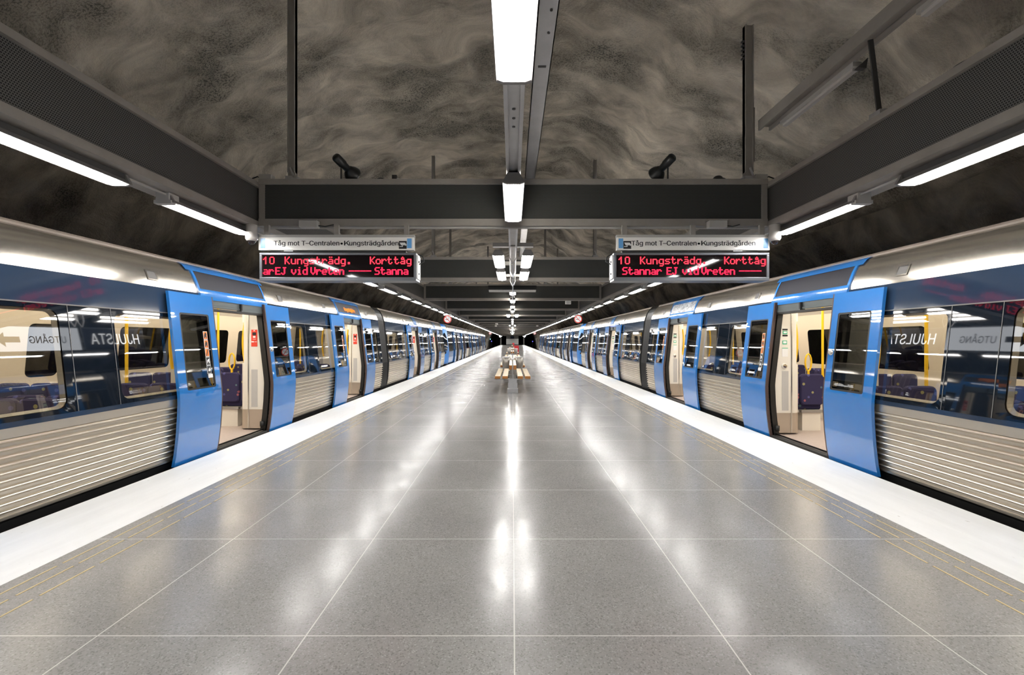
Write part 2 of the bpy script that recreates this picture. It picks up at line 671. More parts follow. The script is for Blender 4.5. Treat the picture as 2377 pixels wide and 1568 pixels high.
def text_mesh(s, size, depth=0.002, bold=0.0, squeeze=1.0):
    """lettering standing in the XZ plane, facing -Y, left bottom at the origin; returns (verts, faces, width)"""
    cu = bpy.data.curves.new('lettering', 'FONT')
    cu.body = s
    if FONT:
        cu.font = FONT
    cu.size = size
    cu.extrude = depth / 2
    cu.offset = bold
    cu.resolution_u = 4
    o = bpy.data.objects.new('lettering', cu)
    COL.objects.link(o)
    dg = bpy.context.evaluated_depsgraph_get()
    dg.update()
    me = bpy.data.meshes.new_from_object(o.evaluated_get(dg))
    vs = [(v.co.x * squeeze, -v.co.z, v.co.y) for v in me.vertices]
    fs = [tuple(p.vertices) for p in me.polygons]
    x0 = min(v[0] for v in vs)
    x1 = max(v[0] for v in vs)
    vs = [(v[0] - x0, v[1], v[2]) for v in vs]
    bpy.data.objects.remove(o)
    bpy.data.curves.remove(cu)
    bpy.data.meshes.remove(me)
    return vs, fs, x1 - x0


def raw_end(q):
    """right end of a string set from the origin, size 1"""
    cu = bpy.data.curves.new('lettering', 'FONT')
    cu.body = q
    cu.size = 1.0
    if FONT:
        cu.font = FONT
    o = bpy.data.objects.new('lettering', cu)
    COL.objects.link(o)
    dg = bpy.context.evaluated_depsgraph_get()
    dg.update()
    me = bpy.data.meshes.new_from_object(o.evaluated_get(dg))
    xs = [v.co.x for v in me.vertices]
    bpy.data.objects.remove(o)
    bpy.data.curves.remove(cu)
    bpy.data.meshes.remove(me)
    return min(xs), max(xs)


def fit_text(s, width, height, depth=0.002, bold=0.0):
    """text scaled to a given width and cap height; the letter K is drawn from bars"""
    h = max(v[2] for v in text_mesh('H', 1.0)[0])
    vs, fs = [], []
    if 'K' in s:
        k = s.index('K')
        runs = [(s[:k], 0.0)]
        l0, l1 = raw_end('l')
        kx = (raw_end(s[:k] + 'l')[1] - l1) if s[:k].strip() else 0.0
        if s[:k].endswith(' '):
            kx = raw_end(s[:k] + 'l')[1] - l1
        runs.append((s[k + 1:], raw_end(s[:k] + 'Kl')[1] - l1 + 0.09))
        w_ = 0.088
        for pl in ([(0.075, 0), (0.075 + w_, 0), (0.075 + w_, h), (0.075, h)],
                   [(0.075 + w_, 0.30 * h), (0.50, h), (0.61, h), (0.075 + w_, 0.44 * h)],
                   [(0.285, 0.52 * h), (0.52, 0), (0.63, 0), (0.35, 0.60 * h)]):
            b = len(vs)
            n = len(pl)
            vs += [(kx + x, -depth / 2, z) for x, z in pl] + [(kx + x, depth / 2, z) for x, z in pl]
            fs += [tuple(range(b, b + n)), tuple(reversed(range(b + n, b + 2 * n)))]
            fs += [(b + q, b + n + q, b + n + (q + 1) % n, b + (q + 1) % n) for q in range(n)]
    else:
        runs = [(s, 0.0)]
    for r_, off in runs:
        if not r_.strip():
            continue
        a, f, _ = text_mesh(r_, 1.0, depth, bold)
        m0 = raw_end(r_)[0]
        b = len(vs)
        vs += [(v[0] + m0 + off, v[1], v[2]) for v in a]
        fs += [tuple(b + i for i in t) for t in f]
    x0 = min(v[0] for v in vs)
    wd = max(v[0] for v in vs) - x0
    return [((v[0] - x0) * width / wd, v[1], v[2] * height / h) for v in vs], fs


# ------------------------------------------------------------------ the setting
Y_BACK, Y_END = -9.0, 142.0
o = MB().box(-3.14, 3.14, Y_BACK, Y_END, -0.30, 0.0).build('floor', M['terrazzo'])
tag(o, 'polished grey terrazzo platform floor with thin pale tile joints', 'floor', kind='structure')
for s, nm, sd in ((-1, 'trim_1', 'left'), (1, 'trim_2', 'right')):
    o = MB(s).box(3.14, 3.99, Y_BACK, Y_END, -0.30, 0.001).build(nm, M['edge_white'])
    tag(o, 'broad white painted platform edge beside the %s train' % sd, 'platform edge', kind='structure')
    o = MB(s).box(3.0, 3.88, Y_BACK, Y_END, -1.2, -0.301).build('wall_platform_' + sd, M['concrete'])
    tag(o, 'dark concrete side of the platform below the %s white edge' % sd, 'wall', kind='structure')
k = 3
for s, sd in ((-1, 'left'), (1, 'right')):
    for x, pos in ((3.035, 'outermost'), (2.925, 'middle'), (2.785, 'innermost')):
        mb = MB(s)
        y = 2.51 - 0.37 * 8
        while y < 100:
            mb.box(x - 0.0055, x + 0.0055, y + 0.02, y + 0.35, -0.001, 0.0025)
            y += 0.37
        o = mb.build('trim_%d' % k, M['brass'])
        tag(o, '%s of three dashed yellow guide lines along the %s platform edge' % (pos, sd), 'guide line', kind='structure')
        k += 1
o = MB().box(-9.5, 9.5, Y_BACK, 200, -1.4, -1.2).build('ground', M['ballast'])
tag(o, 'dark track bed below the trains', 'ground', kind='structure')

# sprayed rock vault: one continuous skin of roof and walls
sect = [(-8.05, -1.3), (-7.95, 0.0), (-7.8, 1.2), (-7.55, 2.2), (-7.1, 3.1), (-6.5, 3.85), (-5.9, 4.55), (-5.2, 5.2),
        (-4.4, 5.72), (-3.5, 6.10), (-2.6, 6.34), (-1.7, 6.45), (-0.8, 6.50), (0, 6.52)]
sect = sect + [(-x, z) for x, z in reversed(sect[:-1])]
fine = []
for i in range(len(sect) - 1):
    (xa, za), (xb, zb) = sect[i], sect[i + 1]
    sub = 7 if abs(xa + xb) < 9 else 4
    for j in range(sub):
        t = j / sub
        fine.append((xa + (xb - xa) * t, za + (zb - za) * t))
fine.append(sect[-1])
ys = []
y = Y_BACK
while y < 200:
    ys.append(y)
    y += 0.13 if y < 13 else (0.3 if y < 30 else 1.2)
vs, fs = [], []
for y in ys:
    pinch = 0.0
    for (x, z) in fine:
        nx, nz = x / 8.0, max(0.0, z - 1.0) / 5.0
        ln = math.hypot(nx, nz) or 1
        nx, nz = nx / ln, nz / ln
        p = Vector((x, y, z))
        d = 0.30 * noise.noise(p * 0.42) + 0.17 * noise.noise(p * 1.05 + Vector((9, 3, 1))) \
            + 0.11 * noise.noise(Vector((p.x * 1.6 + p.y * 0.6, p.y * 3.1, p.z * 2.2)) + Vector((4, 1, 7))) \
            + 0.035 * noise.noise(Vector((p.x * 4.5, p.y * 7.0, p.z * 5)))
        if x > 1.5 and z > 4:           # the vault dips on the right
            d -= 0.72 * min(1, (x - 1.5) / 1.5)
        vs.append((x + nx * d, y, z + nz * d))
nc = len(fine)
for i in range(len(ys) - 1):
    for j in range(nc - 1):
        a = i * nc + j
        fs.append((a, a + nc, a + nc + 1, a + 1))
o = MB().add(vs, fs, True).build('ceiling', M['rock'])
tag(o, 'rough grey brown sprayed rock vault above the platform and tracks', 'ceiling', kind='structure')
o = MB().box(-9, 9, Y_BACK - 0.3, Y_BACK, -1.3, 7).build('wall_back', M['cementwall'])
tag(o, 'grey wall closing the hall behind the viewer', 'wall', kind='structure')

# end of the hall
mb = MB().box(-4.4, 4.4, Y_END, Y_END + 1.5, 3.05, 7.0)
mb.box(-2.0, 2.0, Y_END - 0.1, Y_END + 1.5, -0.3, 3.1)
mb.box(-4.0, -3.6, Y_END, Y_END + 1.5, -0.3, 3.1).box(3.6, 4.0, Y_END, Y_END + 1.5, -0.3, 3.1)
o = mb.build('wall_end', M['cementwall'])
tag(o, 'grey end wall of the platform between two tunnel mouths', 'wall', kind='structure')
for s, sd in ((-1, 'left'), (1, 'right')):
    o = MB(s).add([(4.5, 78, -1.2), (4.5, 78, 7), (9, 78, 7), (9, 78, -1.2)], [(0, 1, 2, 3)])
    mb = MB(s)
    mb.box(7.1, 9.2, 70.0, 71.5, -1.2, 7.0)
    o = mb.build('wall_tunnel_' + sd, M['rock'])
    tag(o, 'rock shoulder narrowing the %s tunnel beyond the trains' % sd, 'wall', kind='structure')
o = MB().box(-10, 10, 199.5, 200, -1.4, 8).build('wall_far', M['black'])
tag(o, 'black depth of the tunnels beyond the platform', 'wall', kind='structure')
t = empty('notice_board', (0, Y_END - 1.6, 0), 'wide pale board standing at the far end of the platform', 'board')
MB().box(-2.0, 2.0, -0.05, 0.05, 0.25, 2.05).build('panel', M['board'], t)
for x in (-1.9, 1.9):
    MB().box(x - 0.05, x + 0.05, -0.04, 0.04, 0, 0.25).build('leg', M['grey'], t)
o = MB().box(-0.65, 0.55, Y_END - 0.35, Y_END - 0.11, 2.1, 3.0).build('blue_wall_sign', M['signnavy'])
tag(o, 'dark blue panel on the end wall above the pale board', 'sign')
o = MB().box(-2.0, -1.0, Y_END - 0.9, Y_END - 0.75, 3.1, 3.75).build('red_hanging_sign', M['redpaint'])
tag(o, 'red sign hanging left of centre at the far end wall', 'sign')
for (x, z, mm, lb) in ((-7.2, 1.95, 'signal', 'small cyan signal light in the dark left tunnel mouth'),
                       (-6.8, 1.25, 'signal2', 'small blue signal light low in the dark left tunnel mouth'),
                       (6.6, 1.2, 'signal2', 'small blue signal light in the dark right tunnel mouth')):
    t = empty('signal_light', (x, 140.5, -1.2), lb, 'signal')
    MB().box(-0.06, 0.06, 0.08, 0.2, 0, z + 1.2).build('post', M['black'], t)
    MB().lathe((0, 0.02, z + 1.2), [(0.001, -0.1), (0.11, -0.06), (0.12, 0.08), (0.001, 0.1)], 12, (0, -1, 0)).build('lens', M[mm], t)

for s, sd in ((-1, 'left'), (1, 'right')):
    t = empty('flood_lamp', (s * 3.95, Y_END - 2.2, 2.9), 'bright flood lamp at the far end beside the %s tunnel mouth' % sd, 'lamp')
    MB().lathe((0, 0, 0), [(0.001, -0.02), (0.3, 0.0), (0.3, 0.02), (0.001, 0.03)], 20, (0, -1, 0)).build('lens', M['flood'], t)
    MB().box(-0.32, 0.32, 0.03, 0.25, -0.32, 0.32).build('housing', M['darkgrey'], t)
    MB().box(-0.06, 0.06, 0.1, 0.2, 0.32, 1.2).build('bracket', M['grey'], t)

# ------------------------------------------------------------------ girders and cross beams
GX = 3.28
for s, sd in ((-1, 'left'), (1, 'right')):
    t = empty('side_girder', (s * 3.45, 60, 2.955), 'long perforated steel girder above the %s platform edge' % sd, 'girder')
    L = Vector((-s * 3.45, -60, -2.955))
    MB(s).box(GX + 0.02, 3.60, Y_BACK, Y_END - 0.1, 3.03, 3.47).build('mesh_panel', M['mesh_y'], t, L)
    MB(s).box(GX - 0.012, 3.62, Y_BACK, Y_END - 0.1, 3.47, 3.53).build('top_flange', M['grey'], t, L)
    MB(s).box(GX - 0.012, 3.62, Y_BACK, Y_END - 0.1, 2.955, 3.03).build('bottom_flange', M['grey'], t, L)

BEAM0, PITCH = 5.6, 5.15
ORD = ['first', 'second', 'third', 'fourth', 'fifth', 'sixth', 'seventh', 'eighth', 'ninth', 'tenth']
me_mesh = MB().box(-3.20, 3.20, -0.06, 0.06, 3.06, 3.505).mesh('mesh_panel', M['mesh_x'])
mb = MB().box(-3.262, 3.262, -0.085, 0.085, 3.505, 3.572).box(-3.262, 3.262, -0.085, 0.085, 2.97, 3.06)
mb.box(-3.262, -3.19, -0.075, 0.075, 3.06, 3.505).box(3.19, 3.262, -0.075, 0.075, 3.06, 3.505)
me_frame = mb.mesh('frame', M['grey'])
BEAMS = []
nb = int((Y_END - BEAM0) / PITCH)
for i in range(nb + 1):
    y = BEAM0 + PITCH * i
    BEAMS.append(y)
    lab = ('dark perforated cross beam with grey frame, %s from the viewer' % ORD[i]) if i < 10 else \
        'dark perforated cross beam in the distant row beyond the tenth'
    t = empty('cross_beam', (0, y, 2.97), lab, 'beam', 'cross beams under the rock vault' if i < 10 else 'distant cross beams')
    link('frame', me_frame, t, (0, 0, -2.97))
    link('mesh_panel', me_mesh, t, (0, 0, -2.97))

# hanging posts from the vault to the beams
def post(x, y, z1, wd, label, bolts=True, flange=0.0):
    t = empty('hanging_post', (x, y, 3.572), label, 'post')
    mb = MB().box(-wd / 2, wd / 2, -0.03, 0.03, 0, z1 - 3.572)
    mb.box(-wd / 2, -wd / 2 + 0.012, -0.05, 0.03, 0.1, z1 - 3.572).box(wd / 2 - 0.012, wd / 2, -0.05, 0.03, 0.1, z1 - 3.572)
    if flange:
        mb.box(wd / 2, wd / 2 + flange, -0.02, 0.05, 0.25, 0.95)
    mb.build('column', M['grey'], t)
    mb = MB().box(-wd / 2 - 0.02, wd / 2 + 0.03, -0.06, 0.06, 0, 0.05)
    mb.bar((wd / 2, -0.05, 0.02), (wd / 2 - 0.05, -0.05, 0.16), 0.02, 0.02)
    mb.build('foot_bracket', M['galv'], t)
    if bolts:
        mb = MB()
        zz = z1 - 3.572
        for q in range(5):
            mb.bar((-wd / 2 - 0.045 if x > 0 else wd / 2 + 0.045, -0.02, zz - 0.22 - q * 0.055),
                   (-wd / 2 if x > 0 else wd / 2, -0.02, zz - 0.20 - q * 0.055), 0.02, 0.02)
        mb.build('bolts', M['darkgrey'], t)
    return t

post(-2.865, 5.6, 6.55, 0.092, 'tall grey post hanging from the rock above the left sign')
post(3.05, 5.6, 5.58, 0.105, 'grey hanging post above the right sign joined by a sloping channel', True, 0.03)
for i, (xa, xb) in enumerate(((-1.98, 2.05), (-2.3, 1.2), (-1.2, 2.2), (-2.2, 1.6))):
    post(xa, BEAMS[i + 1], 6.1, 0.075, 'thin hanging post on the left half of the %s cross beam' % ORD[i + 1], False)
    post(xb, BEAMS[i + 1], 6.0, 0.075, 'thin hanging post on the right half of the %s cross beam' % ORD[i + 1], False)

# channel on the right, above the girder, with unlit lamps
t = empty('hanging_channel', (3.22, 3.0, 4.19), 'grey steel channel running from the right hanging post towards the viewer', 'channel')
mb = MB().box(-0.08, 0.08, -4.0, 2.52, 0.05, 0.13).box(-0.08, -0.055, -4.0, 2.52, 0.0, 0.05).box(0.055, 0.08, -4.0, 2.52, 0.0, 0.05)
mb.build('profile', M['grey'], t)
MB().bar((-0.03, 0.85, 0.0), (0.14, 0.95, -0.645), 0.045, 0.012).build('perforated_strap', M['darkgrey'], t)
MB().box(0.08, 0.2, 0.88, 1.0, -0.655, -0.60).build('strap_foot', M['galv'], t)
for y0, y1, lb in ((4.15, 5.28, 'unlit white tube lamp hanging under the channel beside the right post'),
                   (2.35, 3.5, 'unlit white tube lamp under the channel at the top edge of the picture')):
    t = empty('unlit_ceiling_lamp', (3.30, y0, 4.19), lb, 'lamp')
    MB().box(-0.03, 0.055, 0, y1 - y0, -0.045, -0.001).build('housing', M['palegrey'], t)
    MB().box(-0.01, 0.04, 0.03, y1 - y0 - 0.02, -0.075, -0.045).build('tube', M['deadtube'], t)
    MB().add([(-0.02, 0, -0.085), (0.06, 0, -0.02), (0.06, 0, -0.095), (-0.02, -0.05, -0.085), (0.06, -0.07, -0.005), (0.06, -0.05, -0.095)],
             [(0, 1, 2), (5, 4, 3), (0, 3, 4, 1), (1, 4, 5, 2), (2, 5, 3, 0)]).build('end_bracket', M['darkgrey'], t)

# ------------------------------------------------------------------ lamps
LL = 1.27
def lamp_meshes():
    h = MB().box(-0.05, 0.05, 0, LL, -0.046, 0).mesh('housing', M['darkgrey'])
    r = MB()
    for sx in (-1, 1):
        r.add([(sx * 0.048, 0, -0.052), (sx * 0.048, LL, -0.052), (sx * 0.098, LL, -0.096), (sx * 0.098, 0, -0.096),
               (sx * 0.048, 0, -0.044), (sx * 0.048, LL, -0.044), (sx * 0.101, LL, -0.091), (sx * 0.101, 0, -0.091)],
              [(0, 1, 2, 3), (7, 6, 5, 4), (0, 3, 7, 4), (1, 5, 6, 2), (3, 2, 6, 7)])
    for y0, y1 in ((-0.012, 0.015), (LL - 0.015, LL + 0.012)):
        q = [(-0.055, 0.0), (0.055, 0.0), (0.10, -0.09), (0.06, -0.104), (-0.06, -0.104), (-0.10, -0.09)]
        q = [(x, min(z, -0.003)) for x, z in q]
        r.sweep(q, y0, y1, False, True)
    ro = MB().box(-0.056, -0.051, 0.05, LL - 0.05, -0.040, -0.008).box(0.051, 0.056, 0.05, LL - 0.05, -0.040, -0.008).mesh('added_uplight_strip', M['added_uplight'])  # added light strips above the wings, hidden from below, to lift the vault
    r = r.mesh('reflector', M['lampgrey'])
    d = MB()
    prof = [(0.050 * math.cos(a), -0.064 - 0.042 * math.sin(a)) for a in [math.pi * q / 10 for q in range(11)]]
    prof = [(0.046, -0.056)] + prof + [(-0.046, -0.056)]
    d.sweep(prof, 0.025, LL - 0.025, True, True)
    d = d.mesh('diffuser', M['tube'])
    return h, r, d, ro
LH, LR, LD, LRO = lamp_meshes()
LB = MB().box(-0.064, 0.064, -0.03, 0.10, -0.085, -0.001).box(-0.085, 0.085, -0.03, 0.03, -0.11, -0.075).mesh('junction_box', M['palegrey'])

def make_lamp(loc, box, label, group):
    t = empty('ceiling_lamp', loc, label, 'lamp', group)
    link('housing', LH, t)
    link('reflector', LR, t)
    if not box:
        link('added_uplight_strip', LRO, t)
    link('diffuser', LD, t)
    if box:
        link('junction_box', LB, t)
    return t

for s, sd in ((-1, 'left'), (1, 'right')):
    proto = None
    kk = -5
    idx = 0
    while True:
        y = 2.50 + 1.75 * kk
        if y > Y_END - 2.5:
            break
        if y < 2.0:
            lab, grp = 'tube lamp over the %s platform edge behind the viewer' % sd, 'tube lamps behind the viewer over the %s edge' % sd
        elif idx < 10:
            lab, grp = 'lit tube lamp under the %s girder, %s from the viewer' % (sd, ORD[idx]), 'tube lamps over the %s platform edge' % sd
            idx += 1
        elif y < 60:
            lab, grp = 'lit tube lamp in the middle stretch of the %s girder row past the round sign' % sd, 'middle tube lamps over the %s platform edge' % sd
        else:
            lab, grp = 'lit tube lamp in the far shrinking end of the %s girder row' % sd, 'far tube lamps over the %s platform edge' % sd
        loc = (s * 3.44, y, 2.954)
        if proto is None:
            proto = make_lamp(loc, True, lab, grp)
        else:
            dup(proto, loc, lab, grp)
        kk += 1
    o = MB(s).box(3.40, 3.415, 2.0, Y_END - 3, 2.925, 2.94).build('lamp_conduit', M['palegrey'])
    tag(o, 'thin pale conduit linking the tube lamps under the %s girder' % sd, 'conduit')

CZ = 3.03
proto = None
def centre_lamp(x, y, lab, grp):
    global proto
    if proto is None:
        proto = make_lamp((x, y, CZ), False, lab, grp)
    else:
        dup(proto, (x, y, CZ), lab, grp)
for y in (-7.2, -4.5, -1.7):
    centre_lamp(0, y, 'tube lamp on the centre rail behind the viewer', 'centre lamps behind the viewer')
centre_lamp(0, 1.12, 'big bright tube lamp at the top centre of the picture', 'single tube lamps on the centre rail')
centre_lamp(0, 3.92, 'bright tube lamp in front of the first cross beam at centre', 'single tube lamps on the centre rail')
pairs = []
for g0 in (0.0, 16.4, 32.8, 49.2, 65.6, 82.0):
    far = g0 > 40
    for j, yy in enumerate((7.24, 8.98)):
        for sx, sd in ((-1, 'left'), (1, 'right')):
            if g0 == 0:
                lab = '%s lamp of the %s glowing pair above the bench' % (sd, ('nearer', 'farther')[j])
            elif not far:
                lab = '%s lamp of the %s pair in the %s lamp cluster' % (sd, ('nearer', 'farther')[j], ORD[int(g0 / 16.3)])
            else:
                lab = 'lamp of a tiny distant pair beside the centre rail'
            centre_lamp(sx * 0.25, yy + g0, lab, 'paired centre lamps' if not far else 'distant paired centre lamps')
    for j, yy in enumerate((12.35, 15.1, 17.85, 20.6)):
        if g0 == 0:
            lab = 'single centre rail lamp, %s beyond the lamps above the bench' % ORD[j]
        else:
            lab = 'small distant single tube lamp on the centre rail'
        centre_lamp(0, yy + g0, lab, 'single tube lamps on the centre rail' if g0 == 0 else 'distant single centre lamps')

# centre rail in pieces between the beams
for i in range(0, 20):
    y0 = (BEAMS[i - 1] + 0.09) if i else Y_BACK
    y1 = BEAMS[i] - 0.09
    lab = ('grey lamp rail at centre leading to the %s cross beam' % ORD[i]) if i < 8 else 'distant grey length of centre lamp rail'
    t = empty('lamp_rail', (0, y0, CZ), lab, 'rail', 'centre lamp rail lengths' if i < 8 else 'distant rail lengths')
    n_ = y1 - y0
    mb = MB().box(-0.04, 0.04, 0, n_, 0.02, 0.045).box(-0.066, -0.04, 0, n_, 0.0, 0.05).box(0.04, 0.066, 0, n_, 0.0, 0.05)
    mb.build('channel', M['galv'], t)
    if i == 0:
        mb = MB()
        for yy in (2.88, 3.0, 3.12):
            mb.lathe((0, yy - y0, 0.022), [(0.001, -0.006), (0.012, -0.006), (0.012, 0)], 10, (0, 0, 1))
        mb.build('bolts', M['darkgrey'], t)
    if i == 1:
        for yy in (7.06, 8.72, 10.35):
            MB().box(-0.33, 0.33, yy - 0.06 - y0, yy + 0.04 - y0, 0.0 - 0.001, 0.06).build('crossbar', M['palegrey'], t)
t = empty('cable_tray', (0.215, 3.0, 3.575), 'flat grey cable tray running beside the centre lamp rail', 'cable tray')
mb = MB().box(-0.065, 0.065, -11, 60, 0.0, 0.008).box(-0.065, -0.058, -11, 60, 0, 0.05).box(0.058, 0.065, -11, 60, 0, 0.05)
mb.build('tray', M['galv'], t)
mb = MB()
for yy in (-0.6, -0.45, -0.3, -0.1):
    mb.lathe((0.02, yy, 0), [(0.001, -0.006), (0.009, -0.006), (0.009, 0.0)], 8)
mb.box(-0.03, 0.03, 0.25, 0.27, -0.004, 0.0)
mb.build('bolts', M['darkgrey'], t)

# ------------------------------------------------------------------ boards hung along the centre line (seen edge-on, mirrored in the train windows)
def centre_board(y0, y1, z0, z1, face_m, label):
    t = empty('station_sign_board', (0, (y0 + y1) / 2, z0), label, 'sign')
    L = Vector((0, -(y0 + y1) / 2, -z0))
    MB().box(-0.005, 0.005, y0, y1, z0, z1).build('panel', face_m, t, L)
    mb = MB().box(-0.008, 0.008, y0 - 0.012, y0, z0 - 0.01, z1 + 0.02).box(-0.008, 0.008, y1, y1 + 0.012, z0 - 0.01, z1 + 0.02)
    mb.box(-0.008, 0.008, y0, y1, z1, z1 + 0.02).box(-0.008, 0.008, y0, y1, z0 - 0.012, z0)
    mb.build('frame', M['alu'], t, L)
    for yy in (y0 + 0.03, y1 - 0.03):
        mb = MB()
        for sx in (-1, 1):
            mb.bar((0, yy, z1 + 0.02), (sx * 0.055, yy, z1 + 0.13), 0.008, 0.012)
            mb.bar((sx * 0.055, yy, z1 + 0.13), (sx * 0.055, yy, 3.028), 0.008, 0.012)
        mb.build('hanger', M['galv'], t, L)
    return t, L

def side_text(s, txt, ya, yb, z0, h, name, m, parent, L, bold=0.0):
    """lettering on the face towards side s; reads correctly for someone standing on that side; ya is where it starts"""
    vs, fs = fit_text(txt, abs(yb - ya), h, 0.003, bold)
    d = 1 if yb > ya else -1
    out = [(s * (0.0070 - v[1]), ya + d * v[0], z0 + v[2]) for v in vs]
    MB().add(out, fs).build(name, m, parent, L)

t, L = centre_board(6.86, 8.28, 2.27, 2.70, M['backlit'], 'lit white exit board hung edge-on above the platform centre')
side_text(-1, 'UTG\u00c5NG', 8.02, 7.42, 2.41, 0.125, 'lettering', M['black_text'], t, L)
side_text(1, 'UTG\u00c5NG', 7.42, 8.02, 2.41, 0.125, 'lettering', M['black_text'], t, L)
for s in (-1, 1):
    ar = [(6.93, 2.475), (7.06, 2.60), (7.06, 2.525), (7.28, 2.525), (7.28, 2.425), (7.06, 2.425), (7.06, 2.35)]
    x0, x1 = s * 0.0055, s * 0.008
    vs = [(x0, a, b) for a, b in ar] + [(x1, a, b) for a, b in ar]
    nn = len(ar)
    MB().add(vs, [tuple(range(nn)), tuple(range(nn, 2 * nn))] + [(q, (q + 1) % nn, nn + (q + 1) % nn, nn + q) for q in range(nn)]).build('arrow', M['black_text'], t, L)
t, L = centre_board(8.36, 9.72, 2.27, 2.70, M['signnavy'], 'dark station name board hung edge-on beyond the exit board')
side_text(-1, 'HJULSTA', 9.60, 8.50, 2.38, 0.22, 'lettering', M['letter_white'], t, L)
side_text(1, 'HJULSTA', 8.50, 9.60, 2.38, 0.22, 'lettering', M['letter_white'], t, L)

t = empty('hanging_sign_box', (0, 12.0, 2.855), 'dark sign box with pale lower edge across the centre beyond the bench lamps', 'sign')
MB().box(-0.68, 0.66, -0.06, 0.06, 0.05, 0.17).build('panel', M['black'], t)
MB().box(-0.66, 0.64, -0.07, 0.07, 0.0, 0.05).build('light_edge', M['lampwhite'], t)

# ------------------------------------------------------------------ departure signs
GL = {
    '1': ['..#..', '.##..', '#.#..', '..#..', '..#..', '..#..', '..#..'],
    '0': ['.###.', '#...#', '#...#', '#...#', '#...#', '#...#', '.###.'],
    'K': ['#...#', '#..#.', '#.#..', '##...', '#.#..', '#..#.', '#...#'],
    'u': ['.....', '.....', '#...#', '#...#', '#...#', '#...#', '.####'],
    'n': ['.....', '.....', '####.', '#...#', '#...#', '#...#', '#...#'],
    'g': ['.....', '.....', '.####', '#...#', '#...#', '#...#', '.####', '....#', '.###.'],
    's': ['.....', '.....', '.####', '#....', '.###.', '....#', '####.'],
    't': ['.#...', '.#...', '####.', '.#...', '.#...', '.#..#', '..##.'],
    'r': ['.....', '.....', '#.##.', '##..#', '#....', '#....', '#....'],
    '\u00e4': ['.#.#.', '.....', '.###.', '....#', '.####', '#...#', '.####'],
    '\u00e5': ['..#..', '.#.#.', '.###.', '....#', '.####', '#...#', '.####'],
    'd': ['....#', '....#', '.####', '#...#', '#...#', '#...#', '.####'],
    '.': ['.....', '.....', '.....', '.....', '.....', '.##..', '.##..'],
    'o': ['.....', '.....', '.###.', '#...#', '#...#', '#...#', '.###.'],
    'S': ['.####', '#....', '#....', '.###.', '....#', '....#', '####.'],
    'a': ['.....', '.....', '.###.', '....#', '.####', '#...#', '.####'],
    'E': ['#####', '#....', '#....', '####.', '#....', '#....', '#####'],
    'J': ['..###', '...#.', '...#.', '...#.', '...#.', '#..#.', '.##..'],
    'v': ['.....', '.....', '#...#', '#...#', '#...#', '.#.#.', '..#..'],
    'i': ['..#..', '.....', '.##..', '..#..', '..#..', '..#..', '.###.'],
    'V': ['#...#', '#...#', '#...#', '#...#', '#...#', '.#.#.', '..#..'],
    'e': ['.....', '.....', '.###.', '#...#', '#####', '#....', '.###.'],
    '-': ['.....', '.....', '.....', '#####', '.....', '.....', '.....'],
}

def dots(mb, txt, x, ztop, px, pz, y, fill=0.86, adv=6.25, thick=0.0):
    """LED dots facing -y"""
    for ch in txt:
        if ch != ' ':
            for rr, row in enumerate(GL[ch]):
                for cc, c in enumerate(row):
                    if c == '#':
                        cx, cz = x + (cc + 0.5) * px, ztop - (rr + 0.5) * pz
                        a, b = px * fill / 2 + thick, pz * fill / 2
                        mb.box(cx - a, cx + a, y - 0.002, y, cz - b, cz + b)
        x += adv * px

def px2x(p, y):
    return (p - 1189.3) * y / 1000.0 - 0.01
def px2z(p, y):
    return 1.5 + (791.0 - p) * y / 1000.0

